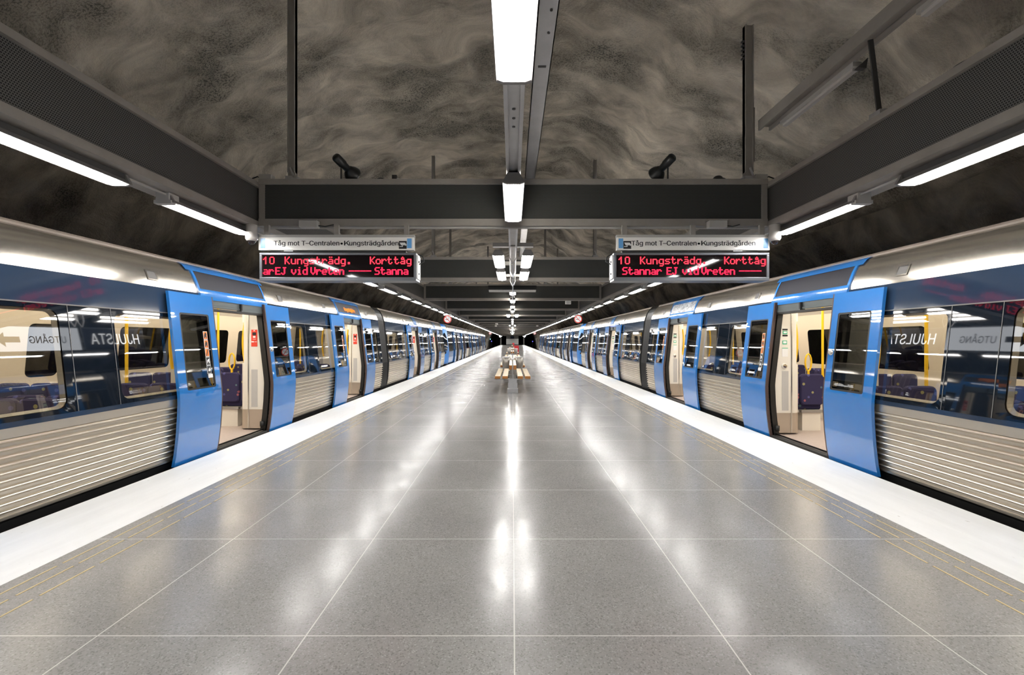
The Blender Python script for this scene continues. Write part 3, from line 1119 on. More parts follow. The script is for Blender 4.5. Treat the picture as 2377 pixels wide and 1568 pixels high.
def departure(s, x0, x1, inner, words2, led_px0, sd):
    yf = 5.46
    # text board
    t = empty('direction_sign', ((x0 + x1) / 2, yf + 0.03, 2.645), 'white lettered direction board hanging above the %s red display' % sd, 'sign')
    L = Vector((-(x0 + x1) / 2, -yf - 0.03, -2.645))
    bevel(MB().box(x0, x1, yf, yf + 0.06, px2z(581, yf), px2z(551, yf)).build('panel', M['signwhite'], t, L), 0.004)
    MB().box(x0, x1, yf + 0.005, yf + 0.08, px2z(551, yf) + 0.001, px2z(545, yf)).build('top_rail', M['palegrey'], t, L)
    if s < 0:
        xt0, xt1, b0, b1, ic0 = 636, 925, 605, 945, 926
    else:
        xt0, xt1, b0, b1, ic0 = 1466, 1753, 1436, 1772, 1447
    vs, fs = fit_text('T\u00e5g mot T\u2013Centralen\u2022Kungstr\u00e4dg\u00e5rden', (xt1 - xt0) * yf / 1000, 0.0585, 0.002, 0.0)
    X, Z = px2x(xt0, yf), px2z(570.2, yf)
    mb = MB()
    for dx in (-0.0014, 0.0014):
        mb.add([(v[0] + X + dx, v[1] + yf - 0.0015, v[2] + Z) for v in vs], fs)
    mb.build('lettering', M['black_text'], t, L)
    for b in (b0, b1):
        MB().box(px2x(b, yf), px2x(b + 10.5, yf), yf - 0.002, yf, px2z(576.5, yf), px2z(554, yf)).build('blue_mark', M['signblue'], t, L)
    xa, xb = px2x(ic0, yf), px2x(ic0 + 18, yf)
    za, zb = px2z(578, yf), px2z(560, yf)
    ic = MB().box(xa, xb, yf - 0.003, yf, za, zb).build('camera_pictogram', M['black_text'], t, L)
    def ip(u, v):
        return (xa + (xb - xa) * u, yf - 0.0045, za + (zb - za) * v)
    mb = MB()
    mb.add([ip(0.10, 0.80), ip(0.80, 0.80), ip(0.92, 0.62), ip(0.88, 0.45), ip(0.28, 0.45)], [(0, 1, 2, 3, 4)])
    mb.add([ip(0.42, 0.45), ip(0.52, 0.45), ip(0.52, 0.24), ip(0.08, 0.24), ip(0.08, 0.33), ip(0.42, 0.33)], [(0, 1, 2, 3, 4, 5)])
    mb.add([ip(0.80, 0.52), ip(0.98, 0.62), ip(0.98, 0.40), ip(0.84, 0.38)], [(0, 1, 2, 3)])
    for f in mb.f:
        f.reverse()
    mb.build('camera_symbol', M['print_white'], ic, L * 0)
    # hangers of the sign
    for q in (0.05, 0.5, 0.95):
        xx = x0 + (x1 - x0) * q
        MB().box(xx - 0.03, xx + 0.03, yf + 0.0, yf + 0.04, px2z(545, yf), 2.969).build('hanger', M['grey'], t, L)
    # display
    dx0, dx1 = (px2x(602, yf), px2x(966, yf)) if s < 0 else (px2x(1425, yf), px2x(1786, yf))
    z0, z1 = px2z(652, yf), px2z(587, yf)
    t = empty('departure_display', ((dx0 + dx1) / 2, yf + 0.1, z0), 'red dot matrix train display hanging over the %s half of the platform' % sd, 'display')
    L = Vector((-(dx0 + dx1) / 2, -yf - 0.1, -z0))
    mb = MB()
    mb.box(dx0, dx1, yf, yf + 0.22, z0, z0 + 0.045).box(dx0, dx1, yf, yf + 0.22, z1 - 0.028, z1)
    mb.box(dx0, dx0 + 0.032, yf, yf + 0.22, z0 + 0.045, z1 - 0.028).box(dx1 - 0.032, dx1, yf, yf + 0.22, z0 + 0.045, z1 - 0.028)
    mb.box(dx0 + 0.032, dx1 - 0.032, yf + 0.2, yf + 0.22, z0 + 0.045, z1 - 0.028)
    bevel(mb.build('casing', M['alu'], t, L), 0.004)
    ys_ = yf + 0.02
    sc_ = MB().box(dx0 + 0.032, dx1 - 0.032, ys_, ys_ + 0.04, z0 + 0.045, z1 - 0.028).build('screen', M['screen'], t, L)
    pz = 0.0138
    mb = MB()
    zt = px2z(595.5, yf)
    if s < 0:
        items = (('10', 609), ('Kungstr\u00e4dg.', 659), ('Kort', 857.5), ('t\u00e5g', 913.5))
    else:
        items = (('10', 1437), ('Kungstr\u00e4dg.', 1487), ('Kort', 1683), ('t\u00e5g', 1738.5))
    for tx, p in items:
        mb = MB()
        dots(mb, tx, px2x(p, yf), zt, 0.01265, pz, ys_, 0.96, 5.85 if tx == 'Kort' else 6.25, 0.0012)
        mb.build('lettering', M['led'], sc_, (0, 0, 0))
    mb = MB()
    zt = px2z(620, yf)
    for tx, p in words2:
        mb = MB()
        dots(mb, tx, px2x(p, yf), zt, 0.0121, pz, ys_, 0.95, 6.0, 0.0035)
        mb.build('lettering', M['led2'], sc_, (0, 0, 0))
    # lock plate on the inner end
    xe = dx1 if s < 0 else dx0
    sg = 1 if s < 0 else -1
    MB().box(min(xe, xe + sg * 0.012), max(xe, xe + sg * 0.012), yf + 0.03, yf + 0.2, z0 + 0.03, z1 - 0.03).build('end_plate', M['print_white'], t, L)
    mb = MB().lathe((xe + sg * 0.012, yf + 0.1, z1 - 0.1), [(0.014, 0), (0.014, 0.008), (0.001, 0.008)], 10, (sg, 0, 0))
    mb.lathe((xe + sg * 0.012, yf + 0.1, z0 + 0.1), [(0.012, 0), (0.012, 0.008), (0.001, 0.008)], 10, (sg, 0, 0))
    mb.build('lock', M['black'], t, L)
    MB().tube([(xe, yf + 0.12, z1), (xe + sg * 0.06, yf + 0.12, z1 - 0.03), (xe + sg * 0.075, yf + 0.12, z1 - 0.09), (xe + sg * 0.01, yf + 0.12, z1 - 0.13)], 0.007, 6).build('cable', M['black'], t, L)
    # neck joining display and board
    xa = px2x(623, yf) if s < 0 else px2x(1446, yf)
    xb = px2x(940, yf) if s < 0 else px2x(1764, yf)
    MB().box(xa, xb, yf + 0.05, yf + 0.12, z1 + 0.001, px2z(581, yf) - 0.002).build('neck', M['darkgrey'], t, L)

departure(-1, px2x(600, 5.46), px2x(961, 5.46), 1,
          (('ar', 609), ('EJ', 637.5), ('vid', 674.5), ('Vreten', 719.5), ('----', 809), ('Stanna', 869)), 609, 'left')
departure(1, px2x(1432, 5.46), px2x(1787, 5.46), 0,
          (('Stannar', 1446), ('EJ', 1549), ('vid', 1585.5), ('Vreten', 1630), ('----', 1718)), 1437, 'right')

# fittings of the first beam
yb = BEAM0
o = MB().tube([(-3.2, yb - 0.06, 2.952), (3.2, yb - 0.06, 2.952)], 0.012, 8).build('conduit_pipe', M['palegrey'])
tag(o, 'thin pale conduit running under the first cross beam', 'pipe')
for s, sd in ((-1, 'left'), (1, 'right')):
    t = empty('junction_box', (s * 2.58, yb - 0.14, 2.925), 'grey junction box under the first beam above the %s direction board' % sd, 'box')
    bevel(MB().box(-0.115, 0.115, -0.05, 0.04, 0.0, 0.09).build('body', M['palegrey'], t), 0.008)
    MB().box(-0.12, 0.12, -0.055, 0.055, 0.09, 0.104).build('lid', M['grey'], t)
    MB().tube([(0.115, 0, 0.03), (0.2, 0, 0.02), (0.3, 0.02, 0.05)], 0.008, 6).build('cable', M['black'], t)
    t = empty('white_box', (s * 3.20, yb, 3.573), 'small pale box on top of the first beam by the %s girder' % sd, 'box')
    bevel(MB().box(-0.08, 0.08, -0.05, 0.05, 0, 0.075).build('body', M['palegrey'], t), 0.006)
    MB().tube([(s * 0.08, 0, 0.03), (s * 0.12, 0, 0.06), (s * 0.2, 0.0, 0.03)], 0.008, 6).build('cable', M['black'], t)
    # dome camera under the corner
    t = empty('ceiling_dome_camera', (s * 3.29, 5.42, 2.72), 'white dome camera hanging at the outer end of the %s direction board' % sd, 'camera')
    MB().lathe((0, 0, 0), [(0.001, 0.235), (0.064, 0.235), (0.066, 0.23), (0.066, 0.10), (0.070, 0.095), (0.070, 0.06), (0.058, 0.035), (0.05, 0.03)], 24).build('housing', M['white'], t)
    MB().lathe((0, 0, 0.03), [(0.001, -0.045)] + [(0.045 * math.sin(a), -0.045 * math.cos(a)) for a in (0.3, 0.6, 0.9, 1.2, 1.5)], 20).build('dome', M['screen'], t)
    # horn loudspeaker on the beam
    hx = -2.115 if s < 0 else 1.89
    t = empty('horn_loudspeaker', (hx, yb, 3.573), 'black horn loudspeaker on the first beam above the %s sign' % sd, 'loudspeaker')
    ax = Vector((-s * 0.22, 0.90, -0.36))
    c0 = Vector((0.0, 0.02, 0.122))
    mb = MB().lathe(c0, [(0.001, -0.075), (0.045, -0.07), (0.062, -0.045), (0.090, -0.01), (0.108, 0.03), (0.112, 0.045), (0.100, 0.045), (0.05, 0.0), (0.001, -0.02)], 32, ax)
    d0 = Vector((s * 0.105, -0.20, 0.225))
    dv = (c0 - d0)
    mb.lathe(d0, [(0.001, -0.02), (0.045, -0.016), (0.056, 0.0), (0.056, 0.12), (0.048, 0.135), (0.044, dv.length - 0.02), (0.001, dv.length)], 28, dv)
    mb.build('horn', M['black'], t)
    mb = MB().bar((s * 0.12, 0.0, 0), (s * 0.12, 0.0, 0.18), 0.012, 0.03).bar((-s * 0.02, 0.03, 0), (-s * 0.02, 0.03, 0.06), 0.012, 0.03)
    mb.bar((s * 0.125, 0.0, 0.004), (-s * 0.025, 0.0, 0.004), 0.03, 0.008).bar((s * 0.12, 0.0, 0.18), (s * 0.06, -0.03, 0.2), 0.02, 0.02)
    mb.build('bracket', M['darkgrey'], t)
t = empty('dome_loudspeaker', (2.67, yb + 0.02, 3.573), 'flat black dome on the first beam left of the right hanging post', 'loudspeaker')
MB().lathe((0, 0, 0), [(0.1, 0.0), (0.095, 0.02), (0.06, 0.035), (0.055, 0.055), (0.035, 0.07), (0.001, 0.074)], 24).build('body', M['black'], t)
t = empty('cable_clamp', (-1.53, yb, 3.573), 'small dark clamp with loose cable on the first beam near centre left', 'clamp')
MB().box(-0.04, 0.02, -0.02, 0.02, 0, 0.075).build('body', M['darkgrey'], t)
MB().tube([(0.0, 0, 0.04), (0.05, 0, 0.03), (0.08, 0, 0.0)], 0.006, 6).build('tip', M['galv'], t)
o = MB().tube([(-2.02 + 0.026 * q - 0.0, yb, 3.578 + 0.035 * math.sin(math.pi * q / 6)) for q in range(7)], 0.007, 6).build('loose_cable', M['black'])
o.location = (0.22, 0, 0)
tag(o, 'short dark loop of cable on the first beam beside the left horn', 'cable')
for (x, y, lb) in ((-3.42, 4.9, 'black cable gland on the left girder near its first corner'), (-3.40, 5.35, 'black cable lump on the left girder beside the corner')):
    o = MB().lathe((x, y, 3.531), [(0.06, 0), (0.055, 0.03), (0.03, 0.05), (0.001, 0.055)], 16).build('cable_gland', M['black'])
    tag(o, lb, 'cable gland')
o = MB().lathe((3.42, 3.25, 3.531), [(0.09, 0), (0.08, 0.05), (0.04, 0.075), (0.001, 0.08)], 16).build('girder_loudspeaker', M['black'])
tag(o, 'black dome lying on the right girder near the picture edge', 'loudspeaker')
for (x, i, lb) in ((2.05, 2, 'pale box under the third cross beam at right'), (-1.35, 6, 'pale box under the seventh beam at left'),
                   (-1.6, 7, 'pale box under the eighth beam at left'), (2.4, 7, 'pale box under the eighth beam at right')):
    o = bevel(MB().box(x - 0.10, x + 0.10, BEAMS[i] - 0.07, BEAMS[i] + 0.07, 2.84, 2.969).build('ceiling_speaker_box', M['lampwhite']), 0.01)
    tag(o, lb, 'loudspeaker')

# round no-smoking signs
def no_smoking(x, y, z, label):
    t = empty('no_smoking_sign', (x, y, z), label, 'sign')
    R = 0.2
    MB().lathe((0, 0, 0), [(0.001, 0.02), (R, 0.02), (R, -0.02), (0.001, -0.02)], 36, (0, 1, 0)).build('disc', M['disc'], t)
    MB().lathe((0, -0.0, 0), [(R, -0.018), (R, 0.024), (R * 0.80, 0.024), (R * 0.80, 0.018)], 36, (0, -1, 0)).build('ring', M['ring'], t)
    mb = MB().box(-0.11, 0.05, -0.024, -0.02, -0.03, -0.005)
    mb.build('cigarette', M['black_text'], t)
    MB().bar((-0.11, -0.026, 0.11), (0.11, -0.026, -0.11), 0.004, 0.028).build('bar', M['ring'], t)
    MB().bar((0.02, -0.023, 0.03), (0.05, -0.023, 0.11), 0.003, 0.012).bar((0.05, -0.023, 0.02), (0.09, -0.023, 0.10), 0.003, 0.012).build('smoke_mark', M['black_text'], t)
    MB().box(-0.02, 0.02, -0.01, 0.01, R, 2.954 - z).build('hanger', M['grey'], t)
    MB().box(-0.2, 0.2, -0.04, 0.04, R + 0.0, R + 0.05).build('top_bar', M['lampwhite'], t)
no_smoking(-3.31, 21.95, 2.58, 'round red and white no smoking sign over the left platform edge')
no_smoking(3.31, 21.75, 2.58, 'round red and white no smoking sign over the right platform edge')
no_smoking(-3.31, 64.0, 2.58, 'tiny distant no smoking sign near the left tunnel mouth')
no_smoking(3.31, 64.0, 2.58, 'tiny distant no smoking sign near the right tunnel mouth')

# ------------------------------------------------------------------ benches, bins, red posts
def plank(x0, x1, ln, z0, z1, name, t):
    mb = MB().use(M['wood'])
    mb.box(x0, x1, 0, ln, z0, z1)
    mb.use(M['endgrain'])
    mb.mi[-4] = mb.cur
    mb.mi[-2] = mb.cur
    bevel(mb.build(name, None, t), 0.005)

def make_bench(y, label):
    t = empty('platform_bench', (0, y, 0), label, 'bench', 'wooden benches on the platform centre')
    Lb = 3.35
    for x0, x1 in ((-0.51, -0.355), (-0.295, -0.14), (0.14, 0.295), (0.355, 0.51)):
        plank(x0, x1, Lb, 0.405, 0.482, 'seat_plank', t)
    for x0, x1 in ((-0.105, -0.018), (0.018, 0.105)):
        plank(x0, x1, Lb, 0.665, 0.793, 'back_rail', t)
    for yy in (0.1, Lb / 2, Lb - 0.1):
        mb = MB().box(-0.155, 0.155, yy - 0.1, yy + 0.1, 0.0, 0.13)
        bevel(mb.build('foot', M['galv'], t), 0.006)
        mb = MB().add([(-0.13, yy - 0.05, 0.13), (0.13, yy - 0.05, 0.13), (0.13, yy + 0.05, 0.13), (-0.13, yy + 0.05, 0.13),
                       (-0.11, yy - 0.04, 0.37), (0.11, yy - 0.04, 0.37), (0.11, yy + 0.04, 0.37), (-0.11, yy + 0.04, 0.37)],
                      [(0, 3, 2, 1), (4, 5, 6, 7), (0, 1, 5, 4), (1, 2, 6, 5), (2, 3, 7, 6), (3, 0, 4, 7)])
        mb.box(-0.50, 0.50, yy - 0.03, yy + 0.03, 0.37, 0.404).box(-0.014, 0.014, yy - 0.06, yy + 0.03, 0.404, 0.80)
        mb.build('leg', M['galv'], t)
    return t
b0 = make_bench(12.3, 'double sided wooden bench nearest the viewer on the platform centre')
dup(b0, (0, 17.7, 0), 'second wooden bench, just behind the two steel bins', 'wooden benches on the platform centre')
dup(b0, (0, 27.7, 0), 'third wooden bench from the viewer, half hidden', 'wooden benches on the platform centre')
dup(b0, (0, 35.7, 0), 'fourth wooden bench beside the red post', 'wooden benches on the platform centre')
dup(b0, (0, 62.0, 0), 'tiny farthest wooden bench on the platform centre', 'wooden benches on the platform centre')

def make_bin(x, y, label):
    t = empty('litter_bin', (x, y, 0), label, 'bin', 'steel litter bins')
    MB().lathe((0, 0, 0), [(0.001, 0.0), (0.11, 0.0), (0.11, 0.42), (0.15, 0.60), (0.152, 0.87), (0.14, 0.875)], 28).build('body', M['binsteel'], t)
    MB().lathe((0, 0, 0), [(0.156, 0.86), (0.158, 0.885), (0.10, 0.895), (0.095, 0.88), (0.001, 0.78)], 28).build('lid', M['lampwhite'], t)
    return t
g = make_bin(-0.24, 16.3, 'steel litter bin behind the left half of the nearest bench')
dup(g, (0.25, 16.3, 0), 'steel litter bin behind the right half of the nearest bench', 'steel litter bins')
dup(g, (-0.24, 33.2, 0), 'small distant left litter bin beside the third bench', 'steel litter bins')
dup(g, (0.25, 33.2, 0), 'small distant right litter bin near the red post', 'steel litter bins')
o = bevel(MB().box(-0.08, 0.08, 16.1, 17.5, 0, 0.80).build('service_cabinet', M['palegrey']), 0.01)
tag(o, 'narrow grey cabinet between the two steel bins', 'cabinet')
for (x, y, lb) in ((0.42, 39.6, 'red emergency post with a box head beside the fourth bench'), (0.2, 82, 'tiny distant red post on the platform centre')):
    t = empty('emergency_post', (x, y, 0), lb, 'emergency post')
    MB().box(0.0, 0.16, -0.06, 0.06, 0, 1.03).build('post', M['redpaint'], t)
    MB().box(-0.22, 0.0, -0.08, 0.08, 0.78, 1.03).build('head', M['redpaint'], t)

# ------------------------------------------------------------------ trains
BODY = [(4.10, 0.05), (4.065, 0.25), (4.042, 0.50), (4.03, 0.72), (4.03, 0.80), (4.038, 0.90), (4.145, 1.83), (4.180, 2.13)]
COVE = [(4.180, 2.13), (4.197, 2.19), (4.226, 2.27), (4.258, 2.35), (4.300, 2.43), (4.350, 2.49), (4.415, 2.53)]
LEAF = [(4.037, -0.012), (4.012, 0.12), (3.985, 0.35), (3.970, 0.58), (3.964, 0.74), (3.966, 0.82), (3.976, 0.92), (4.075, 1.80), (4.108, 2.095)]

def interp(P, z):
    if z <= P[0][1]:
        return P[0][0]
    for (xa, za), (xb, zb) in zip(P, P[1:]):
        if z <= zb:
            return xa + (xb - xa) * (z - za) / (zb - za)
    return P[-1][0]

def bx(z):
    return interp(BODY, z)
def lx(z):
    return interp(LEAF, z)

def patch(mb, f, y0, y1, z0, z1, off=0.0, nz=6, smooth=True):
    vs, fs = [], []
    for i in range(nz + 1):
        z = z0 + (z1 - z0) * i / nz
        vs += [(f(z) + off, y0, z), (f(z) + off, y1, z)]
    for i in range(nz):
        fs.append((2 * i, 2 * i + 2, 2 * i + 3, 2 * i + 1))
    mb.add(vs, fs, smooth)

def rrect(y0, y1, z0, z1, r, k=4):
    """rounded rectangle outline with matching points on the outer rectangle order: starts at right/bottom"""
    pts = []
    for cy, cz, a0 in ((y1 - r, z1 - r, 0), (y0 + r, z1 - r, 90), (y0 + r, z0 + r, 180), (y1 - r, z0 + r, 270)):
        for q in range(k + 1):
            a = math.radians(a0 + 90 * q / k)
            pts.append((cy + r * math.cos(a), cz + r * math.sin(a)))
    return pts

def ring_cell(mb, f, off, Y0, Y1, Z0, Z1, hole, k=4):
    """flat cell [Y0,Y1]x[Z0,Z1] with a rounded hole, following profile f"""
    inner = hole
    outer = []
    corners = ((Y1, Z1), (Y0, Z1), (Y0, Z0), (Y1, Z0))
    for c in range(4):
        cy, cz = corners[c]
        for q in range(k + 1):
            iy, iz = inner[c * (k + 1) + q]
            first_vertical = c in (0, 2)
            h = k / 2
            if q < h:
                outer.append((cy, iz + (cz - iz) * q / h) if first_vertical else (iy + (cy - iy) * q / h, cz))
            else:
                outer.append((cy + (iy - cy) * (q - h) / h, cz) if first_vertical else (cy, cz + (iz - cz) * (q - h) / h))
    n = len(inner)
    vs = [(f(z) + off, y, z) for y, z in inner] + [(f(z) + off, y, z) for y, z in outer]
    fs = [(i, n + i, n + (i + 1) % n, (i + 1) % n) for i in range(n)]
    mb.add(vs, fs)

HW = 0.635            # half door opening
LW = 0.735            # leaf width
ZB0, ZB1 = 0.845, 1.83
WZ0, WZ1 = 0.885, 1.785

def seg_windows(a, b, style):
    """window openings of a wall stretch a..b"""
    n = b - a
    if style == 'mid':
        c = (a + b) / 2
        return [(a + 0.10, c - 0.30), (c + 0.245, b - 0.10)], [c - 0.215, c + 0.215]
    if style == 'short':
        return [(a + 0.16, b - 0.30)], [b - 0.2]
    return [], []

mesh_cache = {}
def cached(key, fn):
    if key not in mesh_cache:
        mesh_cache[key] = fn()
    return mesh_cache[key]

def corr_profile():
    P = []
    z = 0.075
    P.append((bx(0.05), 0.05))
    P.append((bx(z), z))
    nr = 10
    h = (0.715 - z) / nr
    for i in range(nr):
        z0 = z + i * h
        for t_, d in ((0.0, 0.013), (0.40, 0.013), (0.47, 0.004), (0.54, -0.005), (0.64, -0.013), (0.74, -0.015), (0.84, -0.011), (0.92, -0.001), (0.97, 0.008)):
            P.append((bx(z0 + h * t_) + d, z0 + h * t_))
    P.append((bx(0.715) , 0.716))
    P.append((bx(0.80), 0.80))
    return P
CORR = corr_profile()

def leaf_meshes(s, near):
    """door leaf in local coords: y runs 0..LW. near=True: the leaf on the -y side (its closing edge is at y=LW)"""
    body = MB(s).use(M['blue'])
    a0, a1 = (0.13, LW - 0.10) if near else (0.10, LW - 0.13)
    zt, zb_ = 1.845, 0.885
    hole = rrect(a0, a1, zb_, zt, 0.025)
    def slab(y0, y1, z0, z1, nz):
        patch(body, lx, y0, y1, z0, z1, 0.0, nz)
    slab(0, LW, -0.012, zb_ - 0.03, 12)
    slab(0, LW, zt + 0.03, 2.095, 4)
    # ring around the glass
    ring_cell(body, lx, 0.0, 0.0, LW, zb_ - 0.03, zt + 0.03, hole)
    # back and rims
    body.use(M['rubber'])
    patch(body, lx, 0, LW, -0.012, zb_ - 0.03, 0.035, 6)
    patch(body, lx, 0, LW, zt + 0.03, 2.095, 0.035, 3)
    ring_cell(body, lx, 0.035, 0.0, LW, zb_ - 0.03, zt + 0.03, hole)
    vs, fs = [], []
    n = len(hole)
    for y, z in hole:
        vs += [(lx(z), y, z), (lx(z) + 0.035, y, z)]
    for i in range(n):
        j = (i + 1) % n
        fs.append((2 * i, 2 * j, 2 * j + 1, 2 * i + 1))
    body.add(vs, fs)
    body.add([(lx(2.095), 0, 2.095), (lx(2.095), LW, 2.095), (lx(2.095) + 0.035, LW, 2.095), (lx(2.095) + 0.035, 0, 2.095)], [(0, 1, 2, 3)])
    ye = 0.0 if near else LW
    body.use(M['blue'])
    vs, fs = [], []
    for x, z in LEAF:
        vs += [(x, ye, z), (x + 0.035, ye, z)]
    for i in range(len(LEAF) - 1):
        fs.append((2 * i, 2 * i + 1, 2 * i + 3, 2 * i + 2))
    body.add(vs, fs)
    body_me = body.mesh('door_leaf')
    # rubber closing edge
    e = MB(s)
    ya, yb2 = (LW, LW + 0.022) if near else (-0.022, 0.0)
    vs, fs = [], []
    for x, z in LEAF:
        vs += [(x + 0.002, ya, z), (x + 0.002, yb2, z), (x + 0.04, yb2, z), (x + 0.04, ya, z)]
    for i in range(len(LEAF) - 1):
        for q in range(4):
            fs.append((4 * i + q, 4 * i + (q + 1) % 4, 4 * i + 4 + (q + 1) % 4, 4 * i + 4 + q))
    e.add(vs, fs)
    edge_me = e.mesh('rubber_edge', M['doorseal'])
    g = MB(s)
    patch(g, lx, a0 - 0.004, a1 + 0.004, zb_ - 0.004, zt + 0.004, 0.006, 8)
    glass_me = g.mesh('window', M['doorglass'])
    fr = MB(s)
    hole2 = rrect(a0 + 0.022, a1 - 0.022, zb_ + 0.022, zt - 0.022, 0.02)
    vs = [(lx(z) + 0.003, y, z) for y, z in hole] + [(lx(z) + 0.003, y, z) for y, z in hole2]
    fr.add(vs, [(i, (i + 1) % n, n + (i + 1) % n, n + i) for i in range(n)])
    fr_me = fr.mesh('window_seal', M['rubber'])
    # button and pictogram strip
    bt = MB(s)
    yb_ = 0.05 if not near else LW - 0.05
    zb2 = 1.35
    xx = lx(zb2)
    bt.use(M['chrome']).lathe((xx, yb_, zb2), [(0.038, 0.0), (0.036, 0.012), (0.024, 0.016)], 18, (-1, 0, 0))
    bt.use(M['vent']).lathe((xx - 0.016, yb_, zb2), [(0.024, 0.0), (0.02, 0.004), (0.001, 0.005)], 18, (-1, 0, 0))
    bt_me = bt.mesh('door_button')
    st = MB(s)
    if near:
        ys0, ys1 = a1 - 0.13, a1 - 0.055
    else:
        ys0, ys1 = a0 + 0.05, a0 + 0.125
    zz = 1.62
    for q in range(5):
        st.use(M['print_white'])
        patch(st, lx, ys0, ys1, zz - 0.108, zz, 0.0045, 1, False)
        st.use(M['orange_print'] if q < 3 else M['black_text'])
        patch(st, lx, ys0 + 0.006, ys1 - 0.006, zz - 0.102, zz - 0.006, 0.0035, 1, False)
        # small figure in the field
        st.use(M['black_text'] if q < 3 else M['print_white'])
        cy, cz = (ys0 + ys1) / 2, zz - 0.054
        if q == 2:
            pl = [(-0.028, -0.045), (-0.012, -0.045), (0.028, 0.045), (0.012, 0.045)]
        elif q == 3:
            pl = [(-0.022, -0.03), (-0.012, -0.03), (-0.008, -0.008), (0.008, -0.008), (0.012, -0.032), (0.022, -0.032), (0.02, 0.012), (0.026, 0.03), (0.006, 0.026), (-0.02, 0.008)]
        elif q == 4:
            pl = [(-0.02, -0.02), (0.016, -0.024), (0.026, 0.0), (0.012, 0.012), (0.014, 0.026), (-0.002, 0.02), (-0.012, 0.006)]
        else:
            k_ = 1 if q == 0 else -1
            pl = [(-0.024, -0.04), (-0.008, -0.03), (0.004, -0.012), (0.016, -0.04), (0.026, -0.036), (0.014, 0.004), (0.024, 0.012), (0.006 * k_, 0.042), (-0.01, 0.03), (-0.024, 0.002)]
        vs = [(lx(cz + b) + 0.0025, cy + a, cz + b) for a, b in pl]
        st.add(vs, [tuple(reversed(range(len(pl))))])
        zz -= 0.112
    st.use(M['print_white'])
    patch(st, lx, ys0 + 0.01, ys1 + 0.02, zz - 0.05, zz, 0.0045, 1, False)
    st_me = st.mesh('pictogram_strip')
    return body_me, edge_me, glass_me, fr_me, bt_me, st_me

def add_leaf(s, near, parent, loc, detail):
    B, E, G, F, BT, ST = cached(('leaf', s, near), lambda: leaf_meshes(s, near))
    o = link('door_leaf', B, parent, loc)
    link('window', G, o)
    link('rubber_edge', E, o)
    if detail:
        link('window_seal', F, o)
    # the leaf to the left of each opening (seen from the platform) carries pictograms, the other the button
    left = near if s < 0 else (not near)
    if left:
        if detail:
            link('pictogram_strip', ST, o)
    elif detail:
        link('door_button', BT, o)
    return o

def cowl_meshes(s):
    """blue cowl over a door; local y centred on the door"""
    P = [(4.158, 2.05), (4.165, 2.13)] + COVE[1:] + [(4.46, 2.56)]
    c = MB(s)
    h = 0.78
    def off(p, d):
        return (p[0] - d * 0.75, p[1] + d * 0.3)
    A = [off(p, 0.016) for p in P]
    # lower sill, upper lip and two side strips around the dark panel
    c.sweep(A[:3], -h, h, True)
    c.sweep(A[5:], -h - 0.08, h + 0.08, True)
    c.sweep(A[2:6], -h, -h + 0.04, True)
    c.sweep(A[2:6], h - 0.04, h, True)
    for y in (-h, h):
        vs = [(a[0], y, a[1]) for a in A] + [(p[0] + 0.02, y, p[1]) for p in P]
        n = len(A)
        c.add(vs, [(i, i + 1, n + i + 1, n + i) for i in range(n - 1)])
    c.sweep([(A[0][0], A[0][1]), (A[0][0] + 0.05, A[0][1])], -h, h)
    pm = MB(s)
    pm.sweep([(p[0] + 0.006, p[1]) for p in A[2:6]], -h + 0.035, h - 0.035, True)
    e = MB(s)
    e.sweep(A[:3], -h, h, True)
    e.sweep([(p[0] + 0.004, p[1]) for p in A[1:]], 0.25, h, True)
    return c.mesh('door_cowl', M['blue']), pm.mesh('cowl_panel', M['grille']), e.mesh('door_cowl', M['blue'])

def header_mesh(s):
    mb = MB(s)
    mb.use(M['header'])
    mb.box(4.155, 4.24, -HW, HW, 1.985, 2.065).box(4.145, 4.22, -HW, 0.05, 1.955, 1.983).box(4.145, 4.22, 0.08, HW, 1.94, 1.983)
    mb.use(M['rubber'])
    mb.box(4.14, 4.26, -HW, HW, 1.91, 1.94)
    mb.box(4.12, 4.16, 0.04, 0.07, 1.955, 2.05)
    return mb.mesh('door_header')

def frame_mesh(s):
    """black jambs and threshold of one doorway"""
    mb = MB(s)
    mb.use(M['rubber'])
    for sg in (-1, 1):
        y0, y1 = (-HW - 0.015, -HW + 0.03) if sg < 0 else (HW - 0.03, HW + 0.015)
        vs, fs = [], []
        zs = [0.0, 0.25, 0.5, 0.8, 0.9, 1.5, 2.05]
        for z in zs:
            x = bx(z)
            vs += [(x - 0.004, y0, z), (x - 0.004, y1, z), (x + 0.075, y1, z), (x + 0.075, y0, z)]
        for i in range(len(zs) - 1):
            for q in range(4):
                fs.append((4 * i + q, 4 * i + (q + 1) % 4, 4 * i + 4 + (q + 1) % 4, 4 * i + 4 + q))
        mb.add(vs, fs)
        mb.lathe((4.13, sg * (HW - 0.05), 0.13), [(0.001, -0.04), (0.03, -0.04), (0.03, 0.04), (0.001, 0.04)], 10)
    mb.use(M['darkgrey']).box(4.045, 4.12, -HW, HW, -0.03, 0.012)
    mb.use(M['kick']).box(4.12, 4.20, -HW, HW, -0.03, 0.020)
    return mb.mesh('door_frame')

